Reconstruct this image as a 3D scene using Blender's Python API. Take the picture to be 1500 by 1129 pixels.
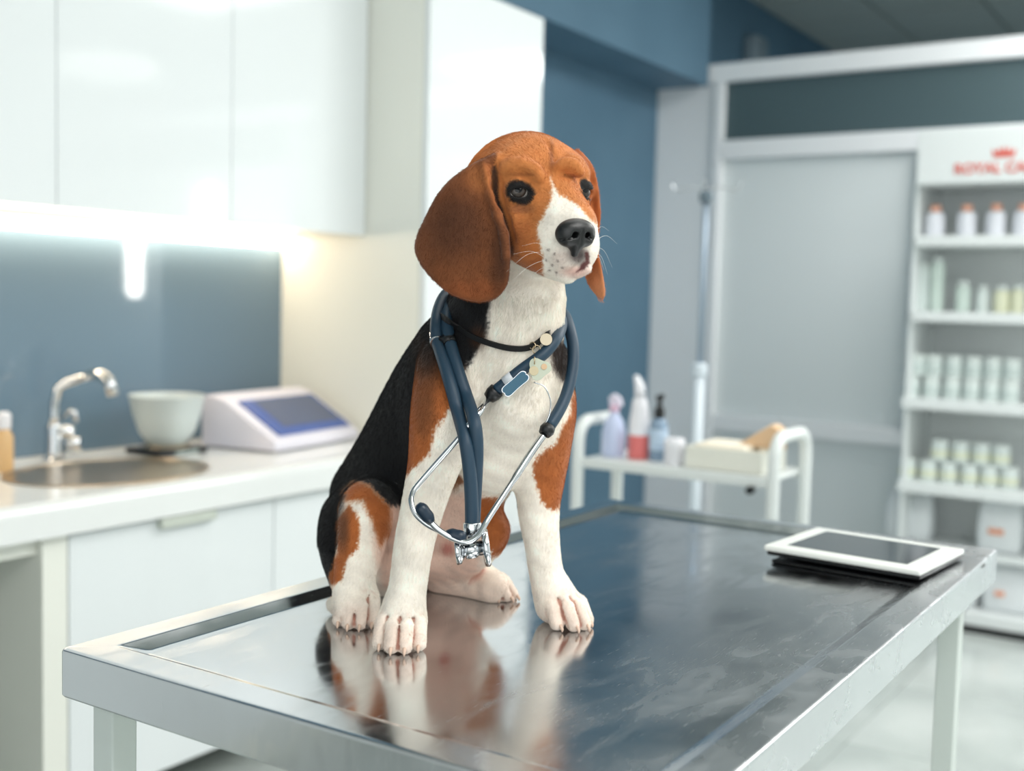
import bpy, bmesh, math, random
import numpy as np
from mathutils import Vector, Matrix, noise
from mathutils.bvhtree import BVHTree
random.seed(7); np.random.seed(7)
for _o in list(bpy.data.objects): bpy.data.objects.remove(_o)
C = bpy.context.scene.collection
SC = bpy.context.scene
# ------------------------------------------------------------------ camera
CAM = np.array([0.0, 0.0, 1.22])
FPX = 1693.185
YAW, PITCH, ROLL = math.radians(33.003837), math.radians(4.23080171), math.radians(1.49445536)
FW = np.array([math.cos(YAW)*math.cos(PITCH), math.sin(YAW)*math.cos(PITCH), -math.sin(PITCH)])
_r = np.cross(FW, [0, 0, 1]); _r /= np.linalg.norm(_r); _u = np.cross(_r, FW)
RT = math.cos(ROLL)*_r + math.sin(ROLL)*_u
UP = -math.sin(ROLL)*_r + math.cos(ROLL)*_u
cd = bpy.data.cameras.new('camera'); cam = bpy.data.objects.new('camera', cd); C.objects.link(cam)
cam.matrix_world = Matrix(((RT[0], UP[0], -FW[0], CAM[0]), (RT[1], UP[1], -FW[1], CAM[1]), (RT[2], UP[2], -FW[2], CAM[2]), (0, 0, 0, 1)))
cd.sensor_width = 36; cd.lens = FPX/1500*36; cd.clip_start = .05; cd.clip_end = 50
cd.dof.use_dof = True; cd.dof.focus_distance = 1.11; cd.dof.aperture_fstop = 3.6
SC.camera = cam
# ------------------------------------------------------------------ world, exposure
SC.view_settings.view_transform = 'Standard'; SC.view_settings.look = 'None'
SC.view_settings.gamma = 1; SC.view_settings.use_curve_mapping = False
SC.view_settings.exposure = 0.12
W = bpy.data.worlds.new('world'); SC.world = W; W.use_nodes = True
W.node_tree.nodes['Background'].inputs[0].default_value = (.75, .87, 1, 1)
W.node_tree.nodes['Background'].inputs[1].default_value = 0.6
def area(name, loc, rot, sx, sy, power, col=(1, 1, 1), shape='RECTANGLE', spread=math.pi):
    l = bpy.data.lights.new(name, 'AREA'); l.shape = shape; l.size = sx; l.size_y = sy; l.energy = power; l.color = col; l.spread = spread
    o = bpy.data.objects.new(name, l); C.objects.link(o); o.location = loc; o.rotation_euler = rot; return o
#LIGHTS
area('window_daylight', (-1.55, -0.9, 1.6), (0, math.radians(-90), 0), 1.9, 3.6, 24, (.93, .97, 1))
area('ceiling_fill', (0.5, -1.3, 3.03), (0, 0, 0), 1.8, 1.8, 62, (1, .985, .96))  # ceiling area lights are added, unseen; this one brightens the dog's front
area('ceiling_fill', (2.0, 0.6, 3.03), (0, 0, 0), 1.8, 1.8, 16, (1, .985, .96))
area('ceiling_fill', (4.4, -0.3, 3.03), (0, 0, 0), 1.8, 1.8, 84, (1, .985, .96))  # added overhead to brighten the partition
area('ceiling_fill', (3.4, -2.1, 3.03), (0, 0, 0), 1.8, 1.8, 34, (1, .985, .96))
area('far_room_fill', (7.4, -0.6, 2.95), (0, 0, 0), .8, .8, 50, (.95, 1, .98))  # added fill for the ceiling past the partition; that room is unlit
#ENDLIGHTS
def V(px, py, d):            # point seen at (px,py) at depth d metres in front of the lens
    return CAM + d*(FW + (px-750)/FPX*RT - (py-564.5)/FPX*UP)
TZ = .88                      # table top height
H_R = np.array([math.sin(YAW), -math.cos(YAW), 0.0])       # horizontal right of the viewer
H_C = np.array([-math.cos(YAW), -math.sin(YAW), 0.0])      # horizontal toward the viewer
# ------------------------------------------------------------------ helpers
def srgb(c):
    f = lambda v: v/12.92 if v <= .04045 else ((v+.055)/1.055)**2.4
    return tuple(f(v) for v in c[:3]) + (1,)
def mat(name, col, rough=.5, metal=0, lin=False, **kw):
    m = bpy.data.materials.new(name); m.use_nodes = True
    b = m.node_tree.nodes['Principled BSDF']
    b.inputs['Base Color'].default_value = col if lin else srgb(col)
    b.inputs['Roughness'].default_value = rough; b.inputs['Metallic'].default_value = metal
    for k, v in kw.items(): b.inputs[k.replace('_', ' ')].default_value = v
    return m
def nd(m, t, **kw):
    n = m.node_tree.nodes.new(t)
    for k, v in kw.items(): setattr(n, k, v)
    return n
def lk(m, a, b): m.node_tree.links.new(a, b)
def link_mesh(name, me, m=None, parent=None):
    o = bpy.data.objects.new(name, me); C.objects.link(o)
    if m is not None: me.materials.append(m)
    if parent is not None: o.parent = parent
    return o
def tag(o, label=None, cat=None, group=None, kind=None):
    if label: o['label'] = label
    if cat: o['category'] = cat
    if group: o['group'] = group
    if kind: o['kind'] = kind
    return o
#ROOM
def bx(name, lo, hi, m, parent=None, bev=.0, seg=2):
    bm = bmesh.new(); bmesh.ops.create_cube(bm, size=1)
    lo, hi = Vector(lo), Vector(hi)
    for v in bm.verts: v.co = Vector([(lo[i]+hi[i])/2+v.co[i]*(hi[i]-lo[i]) for i in range(3)])
    if bev: bmesh.ops.bevel(bm, geom=bm.edges[:], offset=bev, segments=seg, profile=.6, affect='EDGES', clamp_overlap=True)
    me_ = bpy.data.meshes.new(name); bm.to_mesh(me_); bm.free()
    if bev:
        for p in me_.polygons: p.use_smooth = max(abs(c) for c in p.normal) < .999
    return link_mesh(name, me_, m, parent)
def empty(name, loc, rz=0):
    o = bpy.data.objects.new(name, None); C.objects.link(o); o.location = loc; o.rotation_euler = (0, 0, rz); o.empty_display_size = .05; return o
def lathe(name, prof, m, parent=None, seg=32, loc=(0, 0, 0), sx=1, sy=1):
    co = []; n = len(prof)
    for r, z in prof:
        for k in range(seg):
            a = 2*math.pi*k/seg; co.append((loc[0]+r*sx*math.cos(a), loc[1]+r*sy*math.sin(a), loc[2]+z))
    F = [(i*seg+k, i*seg+(k+1) % seg, (i+1)*seg+(k+1) % seg, (i+1)*seg+k) for i in range(n-1) for k in range(seg)]
    if prof[0][0] > 1e-5: F.append(tuple(range(seg-1, -1, -1)))
    if prof[-1][0] > 1e-5: F.append(tuple(range((n-1)*seg, n*seg)))
    me_ = bpy.data.meshes.new(name); me_.from_pydata(co, [], F); me_.update()
    for p in me_.polygons: p.use_smooth = True
    me_.set_sharp_from_angle(angle=math.radians(40))
    return link_mesh(name, me_, m, parent)
def prism(name, pts, axis_vec, m, parent=None, bev=0, M=None):     # extrude a planar polygon along a vector
    bm = bmesh.new(); vs = [bm.verts.new(p) for p in pts]; f = bm.faces.new(vs)
    r_ = bmesh.ops.extrude_face_region(bm, geom=[f]); bmesh.ops.translate(bm, verts=[v for v in r_['geom'] if isinstance(v, bmesh.types.BMVert)], vec=axis_vec)
    bmesh.ops.recalc_face_normals(bm, faces=bm.faces[:])
    if bev: bmesh.ops.bevel(bm, geom=bm.edges[:], offset=bev, segments=3, profile=.6, affect='EDGES', clamp_overlap=True)
    me_ = bpy.data.meshes.new(name); bm.to_mesh(me_); bm.free()
    for p in me_.polygons: p.use_smooth = bool(bev)
    me_.set_sharp_from_angle(angle=math.radians(50))
    o = link_mesh(name, me_, m, parent); wn = o.modifiers.new('weighted_normal', 'WEIGHTED_NORMAL'); wn.keep_sharp = True
    if M is not None: o.matrix_world = M
    return o
def struct(o): o['kind'] = 'structure'; return o
def tube(name, pts, radii, m, parent=None, seg=10, caps=True, smooth=0):
    if smooth: pts = [Vector(p) for p in spline([tuple(p) for p in pts], smooth)]
    pts = [Vector(p) for p in pts]; n = len(pts); radii = [radii]*n if not hasattr(radii, '__len__') else radii
    T = [(pts[min(i+1, n-1)]-pts[max(i-1, 0)]).normalized() for i in range(n)]
    u = T[0].orthogonal().normalized(); co = []
    for i in range(n):
        u = (u-T[i]*u.dot(T[i])).normalized(); w = T[i].cross(u)
        for k in range(seg):
            a = 2*math.pi*k/seg; co.append(pts[i]+(u*math.cos(a)+w*math.sin(a))*radii[i])
    F = [(i*seg+k, i*seg+(k+1) % seg, (i+1)*seg+(k+1) % seg, (i+1)*seg+k) for i in range(n-1) for k in range(seg)]
    if caps: F += [tuple(range(seg-1, -1, -1)), tuple(range((n-1)*seg, n*seg))]
    me_ = bpy.data.meshes.new(name); me_.from_pydata([tuple(c) for c in co], [], F); me_.update()
    for p in me_.polygons: p.use_smooth = len(p.vertices) == 4
    return link_mesh(name, me_, m, parent)
def spline(P, n=5):
    P = [np.array(p, float) for p in P]; Q = [2*P[0]-P[1]]+P+[2*P[-1]-P[-2]]; out = []
    for i in range(1, len(Q)-2):
        p0, p1, p2, p3 = Q[i-1:i+3]
        for t in np.linspace(0, 1, n, endpoint=False):
            out.append(.5*((2*p1)+(-p0+p2)*t+(2*p0-5*p1+4*p2-p3)*t*t+(-p0+3*p1-3*p2+p3)*t**3))
    return out+[P[-1]]
# --- materials
M_GLOSS = mat('gloss_white_lacquer', (.90, .92, .925), .07, Specular_IOR_Level=.27); M_SIDE = mat('cabinet_side_white', (.925, .93, .895), .35)
M_COUNTER = mat('white_worktop', (.91, .92, .915), .14)
M_BLUE = mat('blue_wall_paint', (.30, .43, .52), .6); M_SPLASH = mat('blue_glass_splashback', (.42, .51, .58), .04)
M_FRAME = mat('partition_white', (.93, .94, .95), .4); M_PANEL = mat('partition_panel', (.875, .90, .905), .45)
M_SHELF = mat('shelf_white', (.90, .92, .92), .35); M_WALL = mat('wall_offwhite', (.85, .86, .86), .8)
M_CHROME = mat('chrome', (.80, .81, .82), .10, 1); M_STEELM = mat('satin_steel', (.66, .65, .63), .25, 1)
M_PLW = mat('white_plastic', (.91, .91, .93), .35); M_DARK = mat('dark_plastic', (.07, .08, .09), .4)
M_POWDER = mat('white_powder_coat', (.87, .89, .885), .35)
M_GREYD = mat('grey_interior', (.55, .60, .58), .6); M_GLASSD = mat('dark_transom_glass', (.30, .37, .39), .25)
def emis(name, c, st):
    m = mat(name, (1, 1, 1), .5); b = m.node_tree.nodes['Principled BSDF']; b.inputs['Emission Color'].default_value = srgb(c); b.inputs['Emission Strength'].default_value = st; return m
M_LED = emis('led_diffuser', (1, .90, .77), 11.0); M_LAMP = emis('ring_lamp_diffuser', (1, .99, .97), 2.2); M_LAMP2 = emis('lamp_diffuser', (1, .99, .97), 32.0)
def noisy(m, c1, c2, scale, bump=0, detail=4, stretch=(1, 1, 1), lo=.35, hi=.65, coord='Object'):
    b = m.node_tree.nodes['Principled BSDF']; t = nd(m, 'ShaderNodeTexCoord'); mp = nd(m, 'ShaderNodeMapping'); mp.inputs['Scale'].default_value = stretch
    n = nd(m, 'ShaderNodeTexNoise'); n.inputs['Scale'].default_value = scale; n.inputs['Detail'].default_value = detail
    r = nd(m, 'ShaderNodeValToRGB'); r.color_ramp.elements[0].position = lo; r.color_ramp.elements[1].position = hi
    r.color_ramp.elements[0].color = srgb(c1); r.color_ramp.elements[1].color = srgb(c2)
    lk(m, t.outputs[coord], mp.inputs[0]); lk(m, mp.outputs[0], n.inputs[0]); lk(m, n.outputs[0], r.inputs[0]); lk(m, r.outputs[0], b.inputs['Base Color'])
    if bump:
        bp = nd(m, 'ShaderNodeBump'); bp.inputs['Distance'].default_value = bump; bp.inputs['Strength'].default_value = .5; lk(m, n.outputs[0], bp.inputs['Height']); lk(m, bp.outputs[0], b.inputs['Normal'])
    return m
noisy(M_BLUE, (.315, .445, .53), (.335, .465, .55), 3)
M_TILE = noisy(mat('floor_tile_stone', (.7, .75, .72), .18), (.67, .70, .69), (.76, .785, .775), 1.6, 0, 6, coord='Generated')
M_CTILE = noisy(mat('ceiling_tile_mineral', (.6, .62, .6), .9), (.72, .75, .73), (.78, .80, .78), 60, .0005)
# --- setting
YW = 2.72
fl = struct(bx('floor', (-1.6, -3.2, -.06), (9, YW+.1, -.004), mat('grout', (.55, .6, .58), .8)))
tm = None
for i in range(18):
    for j in range(10):
        x, y = -1.6+.6*i, YW-.6*(j+1)
        if y < -3.2: continue
        if tm is None:
            o = bx('tile', (.001, .001, -.006), (.599, .599, 0), M_TILE, fl); tm = o.data
        else: o = link_mesh('tile', tm, None, fl)
        o.location = (x, y, 0)
bw = struct(bx('wall_back', (-1.6, YW, 0), (9, YW+.1, 3.15), M_BLUE))
struct(bx('wall_left', (-1.7, -3.2, 0), (-1.6, YW+.1, 3.15), M_WALL)); struct(bx('wall_front', (-1.6, -3.3, 0), (9, -3.2, 3.15), M_WALL)); struct(bx('wall_right', (9, -3.2, 0), (9.1, YW+.1, 3.15), M_BLUE))
struct(bx('trim_1', (-1.6, 2.42, 2.315), (5.46, YW, 3.05), M_BLUE))
cl = struct(bx('ceiling', (-1.6, -3.2, 3.062), (9, YW+.1, 3.15), mat('ceiling_grid', (.50, .54, .53), .7)))
tm = None
for i in range(18):
    for j in range(10):
        if tm is None:
            o = bx('ceiling_tile', (.012, .012, 3.05), (.588, .588, 3.062), M_CTILE, cl); tm = o.data
        else: o = link_mesh('ceiling_tile', tm, None, cl)
        o.location = (-1.6+.6*i if i < 17 else 8.4, YW-.6*(j+1) if j < 9 else -3.2, 0)
# --- partition at the far side of the room
PX_ = 5.5
pw = struct(empty('wall_partition', (PX_, 1, 0)))
def pp(name, y0, y1, z0, z1, m, t=.04, off=0, bev=.004):
    o = bx(name, (PX_+off, y0, z0), (PX_+off+t, y1, z1), m, None, bev); o.parent = pw; o.matrix_parent_inverse = Matrix.Translation((-PX_, -1, 0)); return o
pp('side_panel', 2.385, YW, 0, 2.335, M_FRAME, .04, .005)
pp('top_rail', -3.2, YW, 2.335, 2.425, M_FRAME, .07, -.02)
pp('post', 2.345, 2.392, 0, 2.335, M_FRAME, .07, -.02); pp('post', 1.30, 1.385, 0, 1.95, M_FRAME, .07, -.02); pp('post', -.6, -.53, 0, 2.335, M_FRAME, .07, -.02)
pp('middle_rail', -3.2, 2.345, 1.95, 2.045, M_FRAME, .07, -.02)
pp('transom_pane', -.53, 2.345, 2.045, 2.335, M_GLASSD, .012, .02, 0); pp('transom_pane', -3.2, -.6, 2.045, 2.335, M_GLASSD, .012, .02, 0)
pp('door_panel', 1.385, 2.345, .665, 1.95, M_PANEL, .03, .02); pp('lower_rail', 1.385, 2.345, .585, .665, M_FRAME, .06, -.012); pp('door_panel', 1.385, 2.345, .0, .585, M_PANEL, .03, .02)
pp('door_panel', -3.2, 1.30, 0, 1.95, M_PANEL, .03, .02)
sp = bx('wall_speaker', (6.62, YW-.09, 2.60), (6.80, YW-.001, 2.83), mat('speaker_grey', (.55, .62, .66), .5), None, .02); tag(sp, 'small grey box fixed high on the dark blue wall above the partition', 'speaker')
gr_ = bx('grille', (6.635, YW-.096, 2.62), (6.785, YW-.088, 2.81), mat('grille_grey', (.45, .52, .56), .6), None, .003); gr_.parent = sp
# --- kitchen run
XT = 2.77
def thing(name, label, cat, loc=(0, 0, 0), rz=0, group=None):
    o = empty(name, loc, rz); tag(o, label, cat, group); return o
def kid(o, p):
    o.parent = p; o.matrix_parent_inverse = Matrix.Translation(p.location).inverted() if not p.rotation_euler.z else (Matrix.Translation(p.location)@Matrix.Rotation(p.rotation_euler.z, 4, 'Z')).inverted(); return o
sb = tag(bx('splashback', (-1.6, 2.708, .775), (XT, YW-.0005, 1.41), M_SPLASH), 'glossy grey-blue glass splashback panel behind the sink and worktop', 'splashback')
t = thing('tall_cabinet', 'tall white cabinet with a cream lit side closing the kitchen run at the blue wall', 'cabinet', (XT+.32, 2.42, 0))
kid(bx('body', (XT, 2.142, .0), (3.407, YW-.002, 2.177), M_SIDE, None, .002), t)
d_ = kid(bx('door', (XT+.002, 2.12, .10), (3.405, 2.14, 1.40), M_GLOSS, None, .002), t); d2_ = kid(bx('door', (XT+.002, 2.12, 1.404), (3.405, 2.14, 2.175), M_GLOSS, None, .002), t)
ux = [-1.55, -.53, .01, .55, 1.115, 1.678, 2.215, XT-.003]
for k, (a, b) in enumerate(zip(ux[:-1], ux[1:])):
    if k < 4 and b < .9: continue
    lab = {4: 'glossy white wall cabinet farthest left above the sink end', 5: 'glossy white wall cabinet between the two others, above the tap', 6: 'glossy white wall cabinet next to the tall cabinet, above the scale'}.get(k, 'glossy white wall cabinet mostly out of view at the left edge of the picture')
    t = thing('wall_cabinet', lab, 'cabinet', ((a+b)/2, 2.53, 1.41), 0, 'wall cabinets over the worktop')
    kid(bx('body', (a+.001, 2.376, 1.41), (b-.001, YW-.002, 2.30), M_SIDE, None, .002), t); kid(bx('door', (a+.0012, 2.355, 1.405), (b-.0012, 2.374, 2.30), M_GLOSS, None, .0015), t)
t = thing('strip_light', 'long glowing white light strip under the wall cabinets', 'lamp', (1.5, 2.68, 1.39))
kid(bx('housing', (.3, 2.64, 1.398), (2.762, 2.704, 1.4095), M_PLW), t); kid(bx('diffuser', (.3, 2.645, 1.368), (2.758, 2.702, 1.398), M_LED, None, .012, 4), t)
# base units: end panel, open bay on the left, two fronts
t = thing('base_cabinet', 'white base cabinet with a door, right of the open bay and under the sink', 'cabinet', (1.81, 2.42, 0))
kid(bx('side_panel', (1.473, 2.12, 0), (1.534, YW-.003, .698), M_SIDE, None, .002), t); kid(bx('body', (1.536, 2.142, .08), (2.150, YW-.003, .55), M_SIDE, None, .002), t)
d_ = kid(bx('door', (1.538, 2.12, .09), (2.148, 2.14, .692), M_GLOSS, None, .002), t)
h_ = bx('handle', (1.772, 2.100, .672), (1.938, 2.121, .697), M_STEELM, None, .003); h_.data.materials[0] = mat('handle_pale', (.80, .82, .78), .35, .3); h_.parent = d_
t = thing('base_cabinet', 'white base cabinet beside the tall cabinet, behind the dog', 'cabinet', (2.46, 2.42, 0))
kid(bx('body', (2.152, 2.142, .08), (XT-.004, YW-.003, .697), M_SIDE, None, .002), t); d_ = kid(bx('door', (2.152, 2.12, .09), (XT-.006, 2.14, .692), M_GLOSS, None, .002), t)
t = thing('base_cabinet', 'open white base bay with grey interior at the left edge below the worktop', 'cabinet', (1.1, 2.42, 0))
kid(bx('back_panel', (.56, 2.69, 0), (1.472, 2.715, .698), M_GREYD), t); kid(bx('side_panel', (.50, 2.14, 0), (.56, 2.715, .698), M_SIDE), t); kid(bx('top_rail', (.56, 2.14, .66), (1.472, 2.16, .698), M_SIDE), t)
kid(bx('shelf', (.56, 2.2, .10), (1.472, 2.69, .12), M_GREYD), t)
for a, b in ((-1.58, -.54), (-.53, .495)):
    t = thing('base_cabinet', 'white base cabinet beyond the left edge of the picture, '+('farther from' if a < -1 else 'next to')+' the open bay', 'cabinet', ((a+b)/2, 2.42, 0), 0, 'base cabinets left of the open bay')
    kid(bx('body', (a, 2.142, .0), (b, YW-.003, .697), M_SIDE, None, .002), t); kid(bx('door', (a+.002, 2.12, .09), (b-.002, 2.14, .692), M_GLOSS, None, .002), t)
# worktop with a round cut-out
ZC = .775
SX, SY, SR, SRY = 1.82, 2.35, .25, .20
def worktop():
    bm = bmesh.new(); x0, x1, y0, y1, z1, z0 = -1.59, XT-.002, 2.095, 2.706, ZC, ZC-.075; N = 64; R_ = .022
    hexa = []
    prof = [(y0, z0), (y0, z1-R_)]+[(y0+R_-R_*math.cos(a), z1-R_+R_*math.sin(a)) for a in np.linspace(.3, math.pi/2, 5)]
    inner = [bm.verts.new((SX+SR*math.cos(2*math.pi*k/N), SY+SRY*math.sin(2*math.pi*k/N), z1)) for k in range(N)]
    innb = [bm.verts.new((v.co.x, v.co.y, z0)) for v in inner]
    def edgept(a, x0, x1, y0, y1):
        c, s_ = math.cos(a), math.sin(a); t = 1e9
        if c > 1e-9: t = min(t, (x1-SX)/c)
        if c < -1e-9: t = min(t, (x0-SX)/c)
        if s_ > 1e-9: t = min(t, (y1-SY)/s_)
        if s_ < -1e-9: t = min(t, (y0-SY)/s_)
        return (SX+c*t, SY+s_*t)
    xa, xb, ya, yb = SX-.28, SX+.28, y0+R_, y1
    A = sorted(set([2*math.pi*k/N for k in range(N)]))
    ring = [bm.verts.new((*edgept(a, xa, xb, ya, yb), z1)) for a in A]
    for k in range(N): bm.faces.new((inner[k], ring[k], ring[(k+1) % N], inner[(k+1) % N])); bm.faces.new((inner[(k+1) % N], innb[(k+1) % N], innb[k], inner[k]))
    for q in ((x0, xa), (xb, x1)): bm.faces.new([bm.verts.new(c) for c in ((q[0], ya, z1), (q[1], ya, z1), (q[1], yb, z1), (q[0], yb, z1))])
    # corner fillers of the ring
    for cx_, cy_ in ((xa, ya), (xb, ya), (xb, yb), (xa, yb)):
        ang = math.atan2(cy_-SY, cx_-SX) % (2*math.pi); k = int(ang/(2*math.pi)*N)
        bm.faces.new((ring[k], bm.verts.new((cx_, cy_, z1)), ring[(k+1) % N]))
    pr = [[bm.verts.new((x, y, z)) for (y, z) in prof] for x in (x0, x1)]
    for i in range(len(prof)-1): bm.faces.new((pr[0][i], pr[1][i], pr[1][i+1], pr[0][i+1]))
    bm.faces.new([bm.verts.new(c) for c in ((x0, y0, z0), (x0, y1, z0), (x1, y1, z0), (x1, y0, z0))])
    for x in (x0, x1): bm.faces.new([bm.verts.new((x, y, z)) for (y, z) in prof+[(y1, z1), (y1, z0)]])
    bmesh.ops.remove_doubles(bm, verts=bm.verts[:], dist=1e-5); bmesh.ops.recalc_face_normals(bm, faces=bm.faces[:])
    me_ = bpy.data.meshes.new('worktop'); bm.to_mesh(me_); bm.free()
    return link_mesh('worktop', me_, M_COUNTER)
tag(worktop(), 'long glossy white worktop with a thick rounded front edge', 'worktop')
sk = tag(lathe('sink', [(.200, .8006), (.2075, .8006), (.2075, .803), (.204, .8045), (.198, .803), (.194, .796), (.186, .74), (.172, .69), (.14, .672), (.03, .666), (.028, .660), (.0001, .660)], mat('sink_steel', (.72, .66, .58), .28, 1), None, 64, (SX, SY, ZC-.8), 1.25, 1.0), 'round brushed steel sink bowl let into the white worktop', 'sink')
# tap
TPX = 1.80
def K(px, py, Y):
    d = FW+(px-750)/FPX*RT-(py-564.5)/FPX*UP; return CAM+d*(Y/d[1])
TPX = float(K(79, 675, 2.60)[0])
t = thing('tap', 'chrome mixer tap with an angled spout behind the round sink', 'tap', (TPX, 2.60, ZC))
def K(px, py, Y):
    d = FW+(px-750)/FPX*RT-(py-564.5)/FPX*UP; Y += .13 if Y < 2.6 else 0; return CAM+d*(Y/d[1])
TPX = K(79, 675, 2.60)[0]
kid(lathe('base', [(.028, 0), (.028, .006), (.024, .01), (.022, .09), (.020, .095)], M_CHROME, None, 28, (TPX, 2.60, ZC)), t)
p0 = np.array([TPX, 2.60, ZC+.085]); b1 = K(79, 590, 2.47)
kid(tube('spout', [p0, (p0+b1)/2, b1, K(85, 568, 2.462), K(98, 560, 2.45), K(118, 553, 2.43), K(136, 548, 2.40), K(150, 550, 2.37), K(160, 560, 2.35), K(165, 578, 2.335)], [.017, .0125, .0125, .0125, .0125, .0125, .015, .017, .0165, .015], M_CHROME, None, 16, True, 0), t)
kid(tube('mixer_body', [K(78, 630, 2.47), K(108, 634, 2.44)], .019, M_CHROME, None, 18), t)
kid(tube('lever', [K(92, 612, 2.49), K(100, 602, 2.47), K(108, 603, 2.46), K(112, 618, 2.455)], [.006, .008, .008, .006], M_CHROME, None, 12), t)
kid(tube('mixer_knob', [K(98, 650, 2.455), K(118, 650, 2.43)], [.021, .019], M_CHROME, None, 20), t)
# soap bottle
t = thing('soap_bottle', 'small amber bottle with a white cap at the left end of the sink', 'bottle', (1.652, 2.525, ZC))
kid(lathe('bottle', [(.0001, 0), (.019, 0), (.021, .005), (.021, .085), (.014, .10), (.010, .104)], mat('amber_plastic', (.85, .70, .50), .3), None, 24, (1.652, 2.525, ZC+.0005)), t)
kid(lathe('cap', [(.014, .104), (.016, .108), (.016, .138), (.010, .145), (.0001, .146)], M_PLW, None, 24, (1.652, 2.525, ZC+.0005)), t)
# bowl on a small scale
BX, BY = 2.14, 2.52
t = thing('weighing_scale', 'small low scale with a dark base under the white bowl', 'scale', (BX, BY, ZC))
kid(bx('base', (BX-.085, BY-.07, .0005+ZC), (BX+.085, BY+.07, .016+ZC), M_DARK, None, .005), t); kid(lathe('platform', [(.0001, .016), (.062, .016), (.066, .020), (.062, .024), (.0001, .024)], mat('steel_plate', (.75, .70, .62), .3, .8), None, 36, (BX, BY, ZC)), t)
kid(bx('display', (BX-.03, BY-.0705, .003+ZC), (BX+.05, BY-.068, .013+ZC), mat('lcd_grey', (.55, .6, .58), .2)), t)
bprof = [(.0001, .0), (.045, .0), (.052, .004), (.075, .035), (.090, .08), (.100, .130), (.103, .134), (.102, .136), (.098, .132), (.087, .081), (.072, .039), (.048, .008), (.0001, .006)]
tag(lathe('mixing_bowl', bprof, mat('frosted_bowl', (.86, .90, .90), .3, Transmission_Weight=.25), None, 48, (BX, BY, ZC+.0245)), 'frosted white plastic bowl standing on the small scale', 'bowl')
# analyser with a blue screen
an = thing('lab_analyser', 'low white sloping device with a blue screen on the worktop', 'device', (2.325, 2.29, ZC), math.atan2(.055, .42))
W_, D_ = .42, .265
prof = [(0, 0), (0, .028), (.185, .138), (.228, .150), (.255, .145), (D_, .12), (D_, 0)]
M_DEV = mat('device_white', (.88, .87, .91), .35)
prism('housing', [(0, y, z+.004) for y, z in prof], (W_, 0, 0), M_DEV, an, .008)
sl_ = math.atan2(.110, .185)
Ms = Matrix.Translation((0, -.001, .0335))@Matrix.Rotation(sl_, 4, 'X')
sc_ = bx('screen', (.040, .022, -.002), (.400, .196, .0025), mat('screen_blue', (.20, .33, .62), .15), None, .002); sc_.parent = an; sc_.matrix_parent_inverse = Matrix.Identity(4); sc_.matrix_basis = Ms
sd_ = bx('display_window', (.10, .055, .0), (.385, .190, .0035), mat('screen_grey_blue', (.27, .33, .46), .12), None, .001); sd_.parent = sc_
for k in range(4): b_ = bx('foot', (.03+.35*(k % 2), .03+.18*(k//2), -.0002), (.05+.35*(k % 2), .05+.18*(k//2), .006), M_DARK, an)
# --- drip stand
DX, DY = 3.6, 1.588
t = thing('drip_stand', 'slim pale drip stand with hooks in front of the grey partition', 'stand', (DX, DY, 0))
M_STAND = mat('stand_pale', (.80, .84, .87), .3)
kid(tube('lower_tube', [(DX, DY, .09), (DX, DY, 1.0)], .019, M_STAND, None, 16), t); kid(tube('upper_tube', [(DX, DY, 1.0), (DX, DY, 1.60)], .009, mat('stand_rod', (.62, .68, .74), .3, .4), None, 12), t)
kid(lathe('collar_knob', [(.022, 0), (.026, .004), (.026, .036), (.018, .045)], M_STAND, None, 20, (DX, DY, .98)), t); kid(lathe('top_knob', [(.018, 0), (.022, .006), (.022, .03), (.012, .04)], mat('knob_grey', (.40, .46, .50), .4), None, 20, (DX, DY, 1.56)), t)
for a in (20, 110, 200, 290):
    c, s_ = math.cos(math.radians(a)), math.sin(math.radians(a))
    kid(tube('hook', [(DX, DY, 1.60), (DX+.05*c, DY+.05*s_, 1.61), (DX+.10*c, DY+.10*s_, 1.60), (DX+.115*c, DY+.115*s_, 1.625)], .0028, M_CHROME, None, 8, True, 4), t)
for a in range(0, 360, 72):
    c, s_ = math.cos(math.radians(a)), math.sin(math.radians(a))
    lg = kid(tube('leg', [(DX, DY, .11), (DX+.14*c, DY+.14*s_, .09), (DX+.24*c, DY+.24*s_, .065)], .012, M_STAND, None, 10), t)
    w_ = tube('wheel', [(DX+.24*c-.012*s_, DY+.24*s_+.012*c, .025), (DX+.24*c+.012*s_, DY+.24*s_-.012*c, .025)], .025, M_DARK, None, 16); w_.parent = lg; w_.matrix_parent_inverse = Matrix.Identity(4)
# --- instrument trolley
TX0, TX1, TY0, TY1, TT = 2.70, 2.93, .985, 1.535, .80
t = thing('trolley', 'white tubular instrument trolley behind the steel table', 'trolley', ((TX0+TX1)/2, (TY0+TY1)/2, 0))
for y in (TY0, TY1):
    r_ = .055; pts = [(TX0, y, .07), (TX0, y, TT+.10-r_)]+[(TX0+r_-r_*math.cos(a), y, TT+.10-r_+r_*math.sin(a)) for a in np.linspace(.3, math.pi/2, 5)]
    pts += [(TX1-r_+r_*math.sin(a), y, TT+.10-r_+r_*math.cos(a)) for a in np.linspace(.01, math.pi/2, 6)]+[(TX1, y, TT), (TX1, y, .07)]
    fr = kid(tube('end_frame', pts, .016, M_POWDER, None, 14), t)
    for x in (TX0, TX1):
        w_ = tube('castor', [(x, y-.012, .035), (x, y+.012, .035)], .035, M_DARK, None, 20); w_.parent = fr; w_.matrix_parent_inverse = Matrix.Identity(4)
for z, nm in ((TT-.012, 'top_shelf'), (.30, 'lower_shelf')):
    kid(bx(nm, (TX0+.006, TY0+.01, z), (TX1-.006, TY1-.01, z+.012), M_POWDER, None, .003), t)
    for x in (TX0, TX1): kid(bx('rail', (x-.006, TY0, z-.012), (x+.006, TY1, z+.014), M_POWDER, None, .003), t)
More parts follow.
